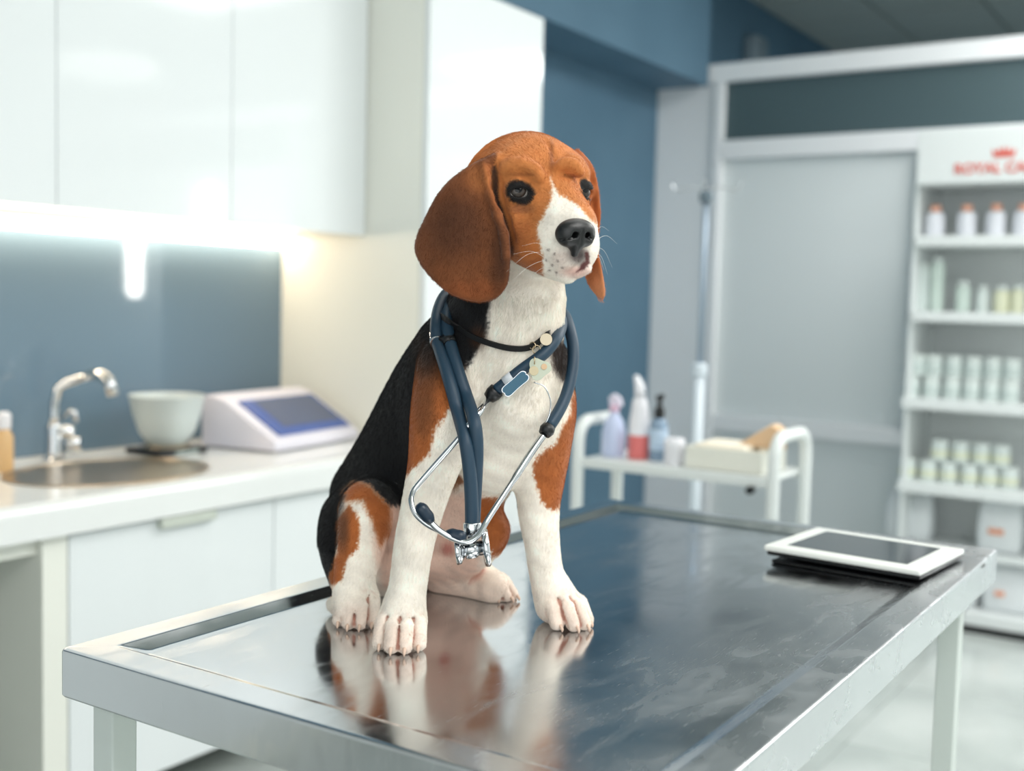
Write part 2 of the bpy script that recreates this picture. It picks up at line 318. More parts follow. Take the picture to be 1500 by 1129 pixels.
kid(tube('knob', [(TX0-.012, 1.035, TT-.03), (TX0-.03, 1.035, TT-.03)], .010, M_DARK, None, 14), t)
def K2(px, X):           # place on the trolley: y for a column seen at px
    d = FW+(px-750)/FPX*RT-(600-564.5)/FPX*UP; return X*d[1]/d[0]
Y_ = K2(900, 2.80)
t = thing('spray_bottle', 'pale lavender spray bottle with a pinkish nozzle, leftmost on the trolley', 'bottle', (2.80, Y_, TT))
kid(lathe('bottle', [(.0001, .0005), (.030, .0005), (.033, .006), (.032, .07), (.024, .10), (.013, .115), (.012, .125)], mat('lavender_plastic', (.78, .82, .93), .25), None, 28, (2.80, Y_, TT)), t)
kid(lathe('neck_ring', [(.013, .122), (.014, .124), (.014, .138), (.011, .140)], mat('pink_plastic', (.88, .74, .82), .35), None, 20, (2.80, Y_, TT)), t)
kid(prism('spray_head', [(2.80, Y_-.020, TT+.138), (2.80, Y_+.016, TT+.138), (2.80, Y_+.020, TT+.160), (2.80, Y_+.004, TT+.172), (2.80, Y_-.014, TT+.160)], (.016, 0, 0), mat('spray_white', (.88, .86, .92), .35), None, .003), t)
Y_ = K2(937, 2.80)
t = thing('gel_bottle', 'tall white bottle with a pointed nozzle and a red base on the trolley', 'bottle', (2.80, Y_, TT))
kid(lathe('bottle', [(.0001, .0005), (.027, .0005), (.029, .005), (.0285, .065)], mat('red_plastic', (.88, .47, .46), .3), None, 28, (2.80, Y_, TT)), t)
kid(lathe('upper_body', [(.0285, .065), (.027, .10), (.022, .135), (.020, .155), (.016, .165)], M_PLW, None, 28, (2.80, Y_, TT)), t)
kid(tube('nozzle', [(2.80, Y_, TT+.165), (2.80, Y_+.002, TT+.195), (2.80, Y_+.010, TT+.215), (2.80, Y_+.016, TT+.225)], [.015, .014, .010, .006], M_PLW, None, 16), t)
Y_ = K2(966, 2.80)
t = thing('dispenser_bottle', 'blue-grey bottle with a black pump cap on the trolley', 'bottle', (2.80, Y_, TT))
kid(lathe('bottle', [(.0001, .0005), (.023, .0005), (.025, .005), (.025, .095), (.017, .112), (.013, .115)], mat('bluegrey_plastic', (.50, .59, .68), .25), None, 28, (2.80, Y_, TT)), t)
kid(lathe('label_band', [(.0254, .03), (.0256, .031), (.0256, .085), (.0254, .086)], mat('label_bluewhite', (.72, .80, .88), .4), None, 28, (2.80, Y_, TT)), t)
kid(lathe('cap', [(.013, .115), (.014, .118), (.014, .140), (.008, .145), (.007, .160)], M_DARK, None, 20, (2.80, Y_, TT)), t)
kid(tube('pump_spout', [(2.80, Y_-.004, TT+.160), (2.80, Y_+.004, TT+.170), (2.80, Y_-.012, TT+.176)], [.009, .010, .006], M_DARK, None, 12), t)
Y_ = K2(990, 2.76)
tag(lathe('cream_jar', [(.0001, .0005), (.024, .0005), (.026, .004), (.026, .045), (.027, .047), (.027, .066), (.024, .07), (.0001, .07)], M_PLW, None, 28, (2.76, Y_, TT)), 'small round white jar on the trolley beside the instrument tray', 'jar')
Ya, Yb = K2(1014, 2.76), K2(1126, 2.76)
t = thing('instrument_tray', 'cream instrument tray with low sides at the right end of the trolley', 'tray', (2.82, (Ya+Yb)/2, TT))
M_CREAM = mat('cream_plastic', (.90, .90, .86), .4)
kid(bx('base', (2.73, Yb, TT+.0005), (2.90, Ya, TT+.006), M_CREAM, None, .002), t)
for nm, lo, hi in (('front_wall', (2.728, Yb, TT+.004), (2.734, Ya, TT+.058)), ('back_wall', (2.896, Yb, TT+.004), (2.902, Ya, TT+.058)), ('end_wall', (2.73, Yb, TT+.004), (2.90, Yb+.006, TT+.058)), ('end_wall', (2.73, Ya-.006, TT+.004), (2.90, Ya, TT+.058))):
    kid(bx(nm, lo, hi, M_CREAM, None, .002), t)
tag(bx('gauze_pad', (2.745, Yb+.05, TT+.0065), (2.885, Ya-.012, TT+.066), mat('gauze', (.93, .90, .83), .8), None, .012), 'pale folded gauze filling the instrument tray', 'gauze')
prism('paper_pouch', [(2.80, K2(1082, 2.80), TT+.064), (2.80, K2(1145, 2.80), TT+.058), (2.80, K2(1142, 2.80), TT+.112), (2.80, K2(1130, 2.80), TT+.122)], (.05, 0, 0), mat('kraft_paper', (.89, .75, .60), .7), None, .003)
tag(bpy.data.objects['paper_pouch'], 'tan folded paper wedge sticking up out of the instrument tray', 'pouch')
# --- display shelving at the right
SF, SBK, SY1, SY0 = 4.6, 4.98, 1.155, .25
t = thing('display_shelving', 'white display shelving with a red crown and lettering on its header', 'shelving', (SF+.2, .7, 0))
kid(bx('back_panel', (SBK-.02, SY0, .05), (SBK, SY1, 1.90), M_SHELF), t); kid(bx('side_panel', (SF+.02, SY1-.004, 0), (SBK, SY1+.012, 1.90), M_SHELF), t); kid(bx('side_panel', (SF+.02, SY0, 0), (SBK, SY0+.022, 1.90), M_SHELF), t)
hd = kid(bx('header', (SF-.01, SY0-.005, 1.700), (SBK, SY1+.005, 1.905), M_SHELF, None, .004), t)
ZS = [1.507, 1.219, .880, .552]
for z in ZS: kid(bx('shelf', (SF, SY0+.022, z-.040), (SBK-.02, SY1-.001 if z > 1 else SY1+.02, z), M_SHELF, None, .003), t)
kid(bx('plinth', (SF, SY0, .0), (SBK-.02, SY1-.25, .075), M_SHELF, None, .004), t); kid(bx('kick_strip', (SF-.004, SY0, .0), (SF, SY1-.25, .03), M_DARK), t)
M_RED = mat('sign_red', (.86, .36, .30), .5)
def text(body, size, loc, m, parent, sx=1.0, bold=.0):
    cu = bpy.data.curves.new('lettering', 'FONT'); cu.body = body; cu.size = size; cu.align_x = 'CENTER'; cu.align_y = 'CENTER'; cu.extrude = .0012; cu.offset = bold
    o = bpy.data.objects.new('lettering', cu); C.objects.link(o); cu.materials.append(m)
    o.matrix_world = Matrix.Translation(loc)@Matrix(((0, 0, -1, 0), (-1, 0, 0, 0), (0, 1, 0, 0), (0, 0, 0, 1)))@Matrix.Diagonal((sx, 1, 1, 1))
    dg = bpy.context.evaluated_depsgraph_get(); me_ = bpy.data.meshes.new_from_object(o.evaluated_get(dg)); mw = o.matrix_world.copy(); bpy.data.objects.remove(o)
    o = bpy.data.objects.new('lettering', me_); C.objects.link(o); o.matrix_world = mw
    o.parent = parent; o.matrix_parent_inverse = parent.matrix_world.inverted() if False else Matrix.Identity(4); return o
def K3(px, X=SF):
    d = FW+(px-750)/FPX*RT-(250-564.5)/FPX*UP; return X*d[1]/d[0]
bpy.context.view_layer.update()
yc = K3(1470)
lt = text('ROYAL CANIN', .052, (SF-.0114, yc, 1.752), M_RED, None, 1.0, .0012)
lt['label'] = 'red capital lettering'
cr = [(-.036, -.018), (.036, -.018), (.042, .012), (.022, -.002), (.018, .020), (.006, .0), (0, .024), (-.006, .0), (-.018, .020), (-.022, -.002), (-.042, .012)]
crn = prism('crown_emblem', [(SF-.0105, yc-a, 1.810+b) for a, b in cr], (-.0012, 0, 0), M_RED)
for o in (lt, crn): o.parent = hd; o.matrix_parent_inverse = Matrix.Identity(4)
# goods on the shelves
def copy_thing(src, loc, label=None):
    r = src.copy(); C.objects.link(r); r.location = loc
    if label: r['label'] = label
    for ch in list(src.children):
        c = ch.copy(); C.objects.link(c); c.parent = r
    return r
def jar_proto(name, cat, label, group, R_, H_, body, capm, cap_h, capr=.8, band=None, loc=(0, 0, 0)):
    t = thing(name, label, cat, loc, 0, group)
    lathe('body', [(.0001, 0), (R_*.95, 0), (R_, .003), (R_, H_-.012), (R_*.93, H_-.004), (R_*capr*.9, H_)], body, t, 20)
    lathe('cap', [(R_*capr, H_), (R_*capr, H_+cap_h-.002), (R_*capr*.93, H_+cap_h), (.0001, H_+cap_h)], capm, t, 20)
    if band: lathe('label_band', [(R_+.0004, H_*.25), (R_+.0006, H_*.26), (R_+.0006, H_*.68), (R_+.0004, H_*.69)], band, t, 20)
    return t
ords = ['first', 'second', 'third', 'fourth', 'fifth', 'sixth', 'seventh', 'eighth', 'ninth', 'tenth']
M_ORC = mat('orange_cap', (.94, .70, .60), .4); M_BOT = mat('bottle_white', (.90, .91, .94), .35); M_JAR = mat('jar_white', (.86, .90, .89), .35); M_JCAP = mat('jar_cap', (.88, .91, .90), .35)
M_LBG = mat('label_grey_green', (.79, .84, .83), .5); M_LBY = mat('label_yellowish', (.87, .89, .80), .5)
pr = None
for k, px in enumerate((1374, 1420, 1463, 1503, 1540)):
    X = SF+.09; loc = (X, K3(px, X), ZS[0]+.0005); lab = f'white bottle with an orange cap on the top shelf, {ords[k]} from the left'
    if pr is None: pr = jar_proto('capped_bottle', 'bottle', lab, 'orange-capped bottles on the top shelf', .036, .095, M_BOT, M_ORC, .026, .55, None, loc)
    else: copy_thing(pr, loc, lab)
pr = None
M_PGR = mat('pale_green_plastic', (.82, .88, .85), .3); M_PYL = mat('pale_yellow_plastic', (.88, .89, .78), .35)
for k, (px, h, R_, bm_, lab) in enumerate(((1362, .17, .022, M_JAR, 'tall pale bottle at the left end of the second shelf'), (1382, .19, .026, M_PGR, 'tallest pale green bottle on the second shelf near its left end'), (1421, .10, .028, M_PGR, 'short pale green bottle in the middle of the second shelf'),
        (1450, .085, .024, M_JAR, 'small white jar between the green bottle and the yellow jar on the second shelf'), (1478, .085, .030, M_PYL, 'pale yellow jar with a white lid on the second shelf'), (1502, .09, .026, M_PYL, 'pale yellow jar cut by the right edge on the second shelf'))):
    X = SF+.12; jar_proto('shelf_bottle', 'bottle', lab, None, R_, h, bm_, M_JCAP, .018, .7, None, (X, K3(px, X), ZS[1]+.0005))
n_ = 0
protos = {}
def row(pxs, z, X, R_, H_, cap, row_name, band, level):
    key = (R_, H_, band.name)
    for k, px in enumerate(pxs):
        loc = (X, K3(px, X), z); lab = f'white lidded jar {row_name}, {ords[k]} from the left'
        if key not in protos: protos[key] = jar_proto('lidded_jar', 'jar', lab, 'white jars on the lower shelves', R_, H_, M_JAR, M_JCAP, cap, .97, band, loc)
        else: copy_thing(protos[key], loc, lab)
h3 = .080
row((1352, 1382, 1412, 1441, 1470, 1499), ZS[2]+.0005, SF+.10, .033, .066, .018, 'in the bottom layer of the third shelf', M_LBG, 0)
row((1360, 1384, 1413, 1442, 1471, 1500), ZS[2]+.0005+.0852, SF+.10, .033, .066, .018, 'in the upper layer of the third shelf', M_LBG, 1)
row((1352, 1384, 1414, 1445, 1475, 1505), ZS[3]+.0005, SF+.10, .034, .064, .018, 'in the bottom layer of the fourth shelf', M_LBY, 0)
row((1399, 1430, 1461, 1491), ZS[3]+.0005+.0832, SF+.10, .034, .064, .018, 'in the upper layer of the fourth shelf', M_LBY, 1)
# pack leaning on the base, white sacks
t = thing('paper_bag', 'white bag standing low at the left end of the shelving', 'bag', (4.72, 1.09, .075))
yb = K3(1358, 4.72)
def sack(name, cx_, cy_, z0, w, d, h, m, parent, tilt=0):
    bm = bmesh.new(); N = 20; rows = 9; vs = []
    for j in range(rows):
        t_ = j/(rows-1); ww = w/2*(1-.10*t_+.10*math.sin(t_*math.pi)); dd_ = d/2*(1-.75*t_**3+.12*math.sin(t_*math.pi))
        vs.append([bm.verts.new((cx_+dd_*(abs(math.cos(a))**.5*math.copysign(1, math.cos(a))), cy_+ww*(abs(math.sin(a))**.4*math.copysign(1, math.sin(a)))+tilt*t_, z0+h*t_)) for a in [2*math.pi*k/N for k in range(N)]])
    for j in range(rows-1):
        for k in range(N): bm.faces.new((vs[j][k], vs[j][(k+1) % N], vs[j+1][(k+1) % N], vs[j+1][k]))
    bm.faces.new(vs[0][::-1]); bm.faces.new(vs[-1])
    me_ = bpy.data.meshes.new(name); bm.to_mesh(me_); bm.free()
    for p in me_.polygons: p.use_smooth = True
    return link_mesh(name, me_, m, parent)
M_SACK = mat('sack_white', (.88, .90, .91), .4); M_SACKO = mat('sack_orange', (.90, .62, .50), .5)
bpy.data.objects.remove(t)
bo = sack('paper_bag', 4.78, K3(1360, 4.78), .30, .18, .12, .19, M_SACK, None); tag(bo, 'white bag at the left end below the fourth shelf', 'bag')
kb = bx('low_shelf', (SF+.05, SY0+.022, .27), (SBK-.02, SY1-.022, .30), M_SHELF, None, .003)
shv = [o for o in bpy.data.objects if o.name == 'display_shelving'][0]; kid(kb, shv)
for k, (px, z, w, h, lab) in enumerate(((1497, .302, .16, .21, 'white sack with an orange mark on the low shelf at the right edge'), (1434, .077, .17, .17, 'white sack at the bottom of the shelving, left of its neighbour'), (1512, .077, .17, .18, 'white sack with an orange mark at the bottom right of the shelving'))):
    X = SF+.14; s_ = tag(sack('food_sack', X, K3(px, X), z, w, .12, h, M_SACK, None), lab, 'sack', 'white sacks at the foot of the shelving')
    if k != 1:
        q = bx('orange_mark', (X-.072, K3(px, X)-.02+.01*k, z+h*.35), (X-.060, K3(px, X)+.035, z+h*.45), M_SACKO, None, .002); q.parent = s_
# --- lamps seen only as reflections
def torus(name, R_, r_, m, loc, parent=None):
    co = []; F = []; N, n = 64, 12
    for i in range(N):
        for j in range(n):
            a, b = 2*math.pi*i/N, 2*math.pi*j/n; co.append((loc[0]+(R_+r_*math.cos(b))*math.cos(a), loc[1]+(R_+r_*math.cos(b))*math.sin(a), loc[2]+r_*math.sin(b)))
            F.append((i*n+j, ((i+1) % N)*n+j, ((i+1) % N)*n+(j+1) % n, i*n+(j+1) % n))
    me_ = bpy.data.meshes.new(name); me_.from_pydata(co, [], F); me_.update(); return link_mesh(name, me_, m, parent)
t = thing('ring_lamp', 'round white ceiling lamp reflected in the wall cabinet door', 'lamp', (4.75, -1.45, 2.6))
r_ = torus('ring', .28, .035, M_LAMP, (0, 0, 0), t)
tube('cable', [(0, 0, .45), (.0, .0, .2), (.28, 0, .03)], .003, M_DARK, t, 6); tube('cable', [(0, 0, .2), (-.28, 0, .03)], .003, M_DARK, t, 6)
t = thing('wall_lamp', 'upright bright lamp tube reflected in the splashback and cabinet door', 'lamp', (5.12, -.94, 1.15))
tube('tube', [(0, 0, .02), (0, 0, .06), (0, 0, .70), (0, 0, .74)], [.03, .055, .055, .03], M_LAMP2, t, 20); tube('bracket', [(.0, 0, .4), (.12, 0, .4)], .012, M_CHROME, t, 10)
#=====TABLE
TX_0, TX_1, TY_0, TY_1 = .655, 1.725, .297, .918
M_ST = mat('scratched_steel', (.81, .82, .83), .16, 1); _b = M_ST.node_tree.nodes['Principled BSDF']
_t = nd(M_ST, 'ShaderNodeTexCoord')
def _noise(sc, det, stretch=(1, 1, 1), rot=(0, 0, 0), dist=0):
    mp = nd(M_ST, 'ShaderNodeMapping'); mp.inputs['Scale'].default_value = stretch; mp.inputs['Rotation'].default_value = rot; lk(M_ST, _t.outputs['Object'], mp.inputs[0])
    n = nd(M_ST, 'ShaderNodeTexNoise'); n.inputs['Scale'].default_value = sc; n.inputs['Detail'].default_value = det; n.inputs['Distortion'].default_value = dist; lk(M_ST, mp.outputs[0], n.inputs[0]); return n
def _mth(op, a, b, clamp=False):
    n = nd(M_ST, 'ShaderNodeMath', operation=op, use_clamp=clamp)
    for i, v in enumerate((a, b)):
        if hasattr(v, 'links'): lk(M_ST, v, n.inputs[i])
        else: n.inputs[i].default_value = v
    return n.outputs[0]
wear = _noise(5, 5, (1, 1, 1), (0, 0, 0), .6); smear = _noise(9, 4, (1, 3.0, 1), (0, 0, .9), 1.2)
scr = _noise(60, 3, (1, 14, 1), (0, 0, .5), .4); scr2 = _noise(55, 3, (1, 16, 1), (0, 0, -.6), .5)
w1 = _mth('MULTIPLY', _mth('SUBTRACT', wear.outputs[0], .34, True), .42); w2 = _mth('MULTIPLY', _mth('SUBTRACT', smear.outputs[0], .45, True), .30)
s1 = _mth('MULTIPLY', _mth('SUBTRACT', scr.outputs[0], .66, True), 6.0, True); s2 = _mth('MULTIPLY', _mth('SUBTRACT', scr2.outputs[0], .67, True), 6.0, True)
rg = _mth('ADD', _mth('ADD', .045, w1), _mth('ADD', w2, _mth('MULTIPLY', _mth('ADD', s1, s2), .22)), True); lk(M_ST, rg, _b.inputs['Roughness'])
_sx = nd(M_ST, 'ShaderNodeSeparateXYZ'); lk(M_ST, _t.outputs['Object'], _sx.inputs[0])
haze = _mth('MULTIPLY', _mth('MULTIPLY', _mth('SUBTRACT', .60, _sx.outputs[1]), 3.6, True), .12)          # the edge people work at is rubbed duller
lk(M_ST, _mth('ADD', rg, haze, True), _b.inputs['Roughness'])
tb = thing('examination_table', 'stainless steel examination table with a raised rim and pale square legs', 'table', ((TX_0+TX_1)/2, (TY_0+TY_1)/2, 0))
def table_top():
    bm = bmesh.new(); H_ = .008; RZ = TZ+H_   # rim stands proud of the basin the dog sits in
    def loop(ins, z, r=.004, n=4):
        x0, x1, y0, y1 = TX_0+ins, TX_1-ins, TY_0+ins, TY_1-ins; out = []
        for cx_, cy_, a0 in ((x1-r, y1-r, 0), (x0+r, y1-r, math.pi/2), (x0+r, y0+r, math.pi), (x1-r, y0+r, 1.5*math.pi)):
            for k in range(n+1): a = a0+k/n*math.pi/2; out.append(bm.verts.new((cx_+r*math.cos(a), cy_+r*math.sin(a), z)))
        return out
    L = [loop(.012, RZ-.046, .004), loop(.0015, RZ-.046, .006), loop(0, RZ-.044, .006), loop(0, RZ-.004, .006), loop(.0008, RZ-.0012, .006), loop(.004, RZ, .004), loop(.034, RZ, .004), loop(.037, RZ-.0008, .006), loop(.050, TZ+.0010, .012), loop(.055, TZ, .014)]
    for a, b in zip(L[:-1], L[1:]):
        for k in range(len(a)): bm.faces.new((a[k], a[(k+1) % len(a)], b[(k+1) % len(a)], b[k]))
    bm.faces.new(L[-1]); bmesh.ops.recalc_face_normals(bm, faces=bm.faces[:])
    me_ = bpy.data.meshes.new('table_top'); bm.to_mesh(me_); bm.free()
    for p in me_.polygons: p.use_smooth = True
    me_.set_sharp_from_angle(angle=math.radians(28))
    o = link_mesh('table_top', me_, M_ST); wn = o.modifiers.new('weighted_normal', 'WEIGHTED_NORMAL'); wn.keep_sharp = True; wn.weight = 90; return o
tt = kid(table_top(), tb)
M_LEG = mat('leg_powder_coat', (.80, .83, .81), .4)
for x, y in ((TX_0+.035, TY_1-.035), (TX_0+.035, TY_0+.035), (TX_1-.06, TY_0+.045), (TX_1-.06, TY_1-.035)):
    lg = kid(bx('leg', (x-.014, y-.014, .012), (x+.014, y+.014, TZ-.005), M_LEG, None, .002), tb)
    f_ = lathe('foot', [(.0001, 0), (.018, 0), (.018, .008), (.012, .014)], M_DARK, None, 16, (x, y, 0)); f_.parent = lg; f_.matrix_parent_inverse = Matrix.Identity(4)
for y in (TY_0+.045, TY_1-.035): kid(bx('rail', (TX_0+.05, y-.012, .18), (TX_1-.075, y+.012, .204), M_LEG, None, .002), tb)
for x in (TX_0+.035, TX_1-.06): kid(bx('rail', (x-.012, TY_0+.055, .18), (x+.012, TY_1-.05, .204), M_LEG, None, .002), tb)
kid(bx('under_frame', (TX_0+.02, TY_0+.02, TZ-.034), (TX_1-.02, TY_1-.02, TZ-.006), M_LEG), tb)
# --- tablet on its folded dark case
ca = thing('tablet_case', 'dark folding case lying open under the white tablet', 'case', (1.545, .425, TZ), math.radians(-5))
kid_l = lambda o, p: (setattr(o, 'parent', p), o)[1]
kid_l(bx('cover', (-.090, -.122, .0004), (.098, .100, .005), M_DARK, None, .002), ca)
kid_l(bx('fold', (-.06, -.085, .005), (.06, .08, .0105), M_DARK, None, .002), ca)
kid_l(bx('holder', (-.093, -.098, .0105), (.083, .106, .0165), M_DARK, None, .003), ca)
ta = thing('tablet', 'white tablet with a dark blank screen lying on its case', 'tablet', (1.538, .428, TZ+.0168), math.radians(-5))
kid_l(bx('body', (-.090, -.102, 0), (.083, .106, .0075), mat('tablet_white', (.93, .94, .92), .25), None, .003, 3), ta)
kid_l(bx('screen', (-.068, -.078, .0072), (.061, .082, .0079), mat('tablet_screen', (.20, .23, .25), .08), None, 0), ta)
kid_l(lathe('home_button', [(.0001, .0080), (.0045, .0080), (.0052, .0076)], mat('tablet_button', (.88, .89, .88), .3), None, 16, (-.004, -.090, 0)), ta)
#=====DOG
# ------------------------------------------------------------------ signed distance sculpting
class Field:
    def __init__(s, lo, hi, h):
        s.h = h; s.lo = np.array(lo, float)
        s.n = np.ceil((np.array(hi)-s.lo)/h).astype(int)+1
        s.D = np.full(s.n, .05, np.float32)
        s.ax = [(s.lo[i]+h*np.arange(s.n[i])).astype(np.float32) for i in range(3)]
    def box(s, lo, hi):
        i0 = np.maximum(np.floor((lo-s.lo)/s.h).astype(int), 0); i1 = np.minimum(np.ceil((hi-s.lo)/s.h).astype(int)+1, s.n)
        sl = tuple(slice(a, b) for a, b in zip(i0, i1))
        X, Y, Z = np.meshgrid(*[s.ax[i][sl[i]] for i in range(3)], indexing='ij', sparse=True)
        return sl, X, Y, Z
    def blend(s, sl, d, k, sub=False):
        D = s.D[sl]
        if sub:
            h = np.clip(.5-.5*(D+d)/k, 0, 1); s.D[sl] = D*(1-h)+(-d)*h + k*h*(1-h)
        else:
            h = np.clip(.5+.5*(D-d)/k, 0, 1); s.D[sl] = D*(1-h)+d*h - k*h*(1-h)
    def cone(s, a, b, ra, rb, k=.02, sub=False):
        a = np.array(a, np.float32); b = np.array(b, np.float32); m = max(ra, rb)+k+.006
        sl, X, Y, Z = s.box(np.minimum(a, b)-m, np.maximum(a, b)+m)
        ab = b-a; L = float(ab@ab)+1e-12
        t = np.clip(((X-a[0])*ab[0]+(Y-a[1])*ab[1]+(Z-a[2])*ab[2])/L, 0, 1)
        d = np.sqrt((X-a[0]-t*ab[0])**2+(Y-a[1]-t*ab[1])**2+(Z-a[2]-t*ab[2])**2) - (ra+(rb-ra)*t)
        s.blend(sl, d, k, sub)
    def ell(s, c, r, R=None, k=.02, sub=False):        # R rows = local axes
        c = np.array(c, np.float32); r = np.array(r, np.float32); R = np.eye(3) if R is None else np.array(R, np.float32)
        m = max(r)+k+.006; sl, X, Y, Z = s.box(c-m, c+m)
        q = [R[i][0]*(X-c[0])+R[i][1]*(Y-c[1])+R[i][2]*(Z-c[2]) for i in range(3)]
        k0 = np.sqrt(sum((q[i]/r[i])**2 for i in range(3)))
        k1 = np.sqrt(sum((q[i]/r[i]**2)**2 for i in range(3)))+1e-9
        s.blend(sl, k0*(k0-1)/k1, k, sub)
    def mesh(s):
        D = s.D; ins = D < 0
        def cell(ar):  # corners
            return [ar[i:ar.shape[0]-1+i, j:ar.shape[1]-1+j, k:ar.shape[2]-1+k] for i in (0, 1) for j in (0, 1) for k in (0, 1)]
        cc = cell(ins); cnt = sum(c.astype(np.uint8) for c in cc)
        act = np.argwhere((cnt > 0) & (cnt < 8)); N = len(act)
        idx = np.full(cnt.shape, -1, np.int32); idx[tuple(act.T)] = np.arange(N)
        vals = np.stack([D[act[:, 0]+i, act[:, 1]+j, act[:, 2]+k] for i in (0, 1) for j in (0, 1) for k in (0, 1)], 1)
        off = np.array([(i, j, k) for i in (0, 1) for j in (0, 1) for k in (0, 1)], float)
        P = np.zeros((N, 3)); Wt = np.zeros(N)
        for a in range(8):
            for b in range(a+1, 8):
                if abs(off[a]-off[b]).sum() == 1:
                    va, vb = vals[:, a], vals[:, b]; m = (va < 0) != (vb < 0)
                    t = np.where(m, va/(va-vb+1e-20), 0)
                    P += np.where(m[:, None], off[a]+(off[b]-off[a])*t[:, None], 0); Wt += m
        co = s.lo + s.h*(act+P/Wt[:, None])
        F = []
        for ax in range(3):
            o1, o2 = [(1, 2), (2, 0), (0, 1)][ax]
            sl0 = [slice(1, -1)]*3; sl1 = [slice(1, -1)]*3
            sl0[ax] = slice(0, -1); sl1[ax] = slice(1, None)
            A = ins[tuple(sl0)]; B = ins[tuple(sl1)]
            e = np.argwhere(A != B); st = A[tuple(e.T)]
            base = e.copy(); 
            for q in range(3):
                if q != ax: base[:, q] += 1
            def at(d1, d2):
                g = base.copy(); g[:, o1] += d1; g[:, o2] += d2; return idx[tuple(g.T)]
            quad = np.stack([at(-1, -1), at(0, -1), at(0, 0), at(-1, 0)], 1)
            quad[~st] = quad[~st][:, ::-1]
            F.append(quad)
        return co, np.concatenate(F)
def lap(co, F, it, lam=.5):
    E = np.concatenate([F[:, [0, 1]], F[:, [1, 2]], F[:, [2, 3]], F[:, [3, 0]]])
    for _ in range(it):
        S = np.zeros_like(co); n = np.zeros(len(co))
        for k in range(3): S[:, k] = np.bincount(E[:, 0], co[E[:, 1], k], len(co))+np.bincount(E[:, 1], co[E[:, 0], k], len(co))
        n = np.bincount(E[:, 0], minlength=len(co))+np.bincount(E[:, 1], minlength=len(co))
        co = co*(1-lam)+lam*S/n[:, None]
    return co
def np_mesh(name, co, F, smooth=True):
    me = bpy.data.meshes.new(name); me.vertices.add(len(co)); me.vertices.foreach_set('co', co.astype(np.float32).ravel())
    k = F.shape[1]; me.loops.add(F.size); me.loops.foreach_set('vertex_index', F.astype(np.int32).ravel())
    me.polygons.add(len(F)); me.polygons.foreach_set('loop_start', np.arange(0, F.size, k, dtype=np.int32))
    me.update(calc_edges=True); me.validate()
    if smooth: me.polygons.foreach_set('use_smooth', np.ones(len(F), bool))
    return me
# ------------------------------------------------------------------ the beagle
fld = Field((.70, .38, TZ-.006), (1.30, 1.00, 1.47), .00175)
def rp(r, d): return r*d/FPX
def limb(pts, k=.02):                 # one smoothly tapering limb through (px, py, depth, radius in px)
    if len(pts) > 2: pts = spline(pts, 9)
    cs = [V(p[0], p[1], p[2]).astype(np.float32) for p in pts]; rs = [rp(p[3], p[2]) for p in pts]
    m = max(rs)+k+.006; sl, X, Y, Z = fld.box(np.min(cs, 0)-m, np.max(cs, 0)+m); D = None
    for a, b, ra, rb in zip(cs[:-1], cs[1:], rs[:-1], rs[1:]):
        ab = b-a; L = float(ab@ab)+1e-12
        t = np.clip(((X-a[0])*ab[0]+(Y-a[1])*ab[1]+(Z-a[2])*ab[2])/L, 0, 1)
        d = np.sqrt((X-a[0]-t*ab[0])**2+(Y-a[1]-t*ab[1])**2+(Z-a[2]-t*ab[2])**2) - (ra+(rb-ra)*t)
        D = d if D is None else np.minimum(D, d)
    fld.blend(sl, D, k)
# trunk
limb([(735, 590, 1.235, 92), (690, 585, 1.27, 92), (640, 665, 1.33, 92), (590, 765, 1.36, 88)], .03)
limb([(668, 520, 1.25, 62), (635, 570, 1.30, 60), (592, 650, 1.36, 60), (545, 725, 1.40, 60)], .03)
limb([(735, 600, 1.20, 70), (725, 660, 1.21, 62)], .03)
limb([(700, 700, 1.27, 50), (640, 770, 1.33, 70)], .03)
# neck
limb([(770, 320, 1.19, 62), (748, 400, 1.19, 74), (730, 500, 1.215, 88)], .03)
limb([(775, 440, 1.165, 48), (765, 520, 1.17, 54), (755, 590, 1.17, 50)], .025)
# shoulders and forelegs
limb([(668, 545, 1.195, 58), (655, 610, 1.165, 53), (636, 680, 1.16, 38), (620, 740, 1.15, 31.5), (606, 800, 1.145, 28.5), (598, 855, 1.140, 27.5), (591, 898, 1.136, 31)], .016)
limb([(785, 540, 1.235, 50), (796, 600, 1.225, 47), (795, 660, 1.23, 40), (789, 740, 1.232, 31), (794, 795, 1.23, 25.5), (801, 842, 1.232, 25), (816, 882, 1.226, 29)], .016)
# hind legs
limb([(530, 770, 1.33, 62), (520, 800, 1.31, 52), (508, 845, 1.28, 27)], .02)
limb([(548, 748, 1.30, 50), (538, 752, 1.25, 41), (524, 820, 1.22, 33), (513, 865, 1.205, 26), (516, 895, 1.195, 25)], .014)
limb([(490, 885, 1.235, 12), (512, 893, 1.20, 20)], .01)
limb([(570, 830, 1.32, 40), (560, 850, 1.33, 30)], .02)
limb([(640, 790, 1.36, 52), (712, 772, 1.27, 31), (700, 800, 1.285, 30), (650, 846, 1.345, 20)], .016)
limb([(648, 855, 1.35, 20), (700, 858, 1.325, 24), (722, 862, 1.31, 25)], .012)
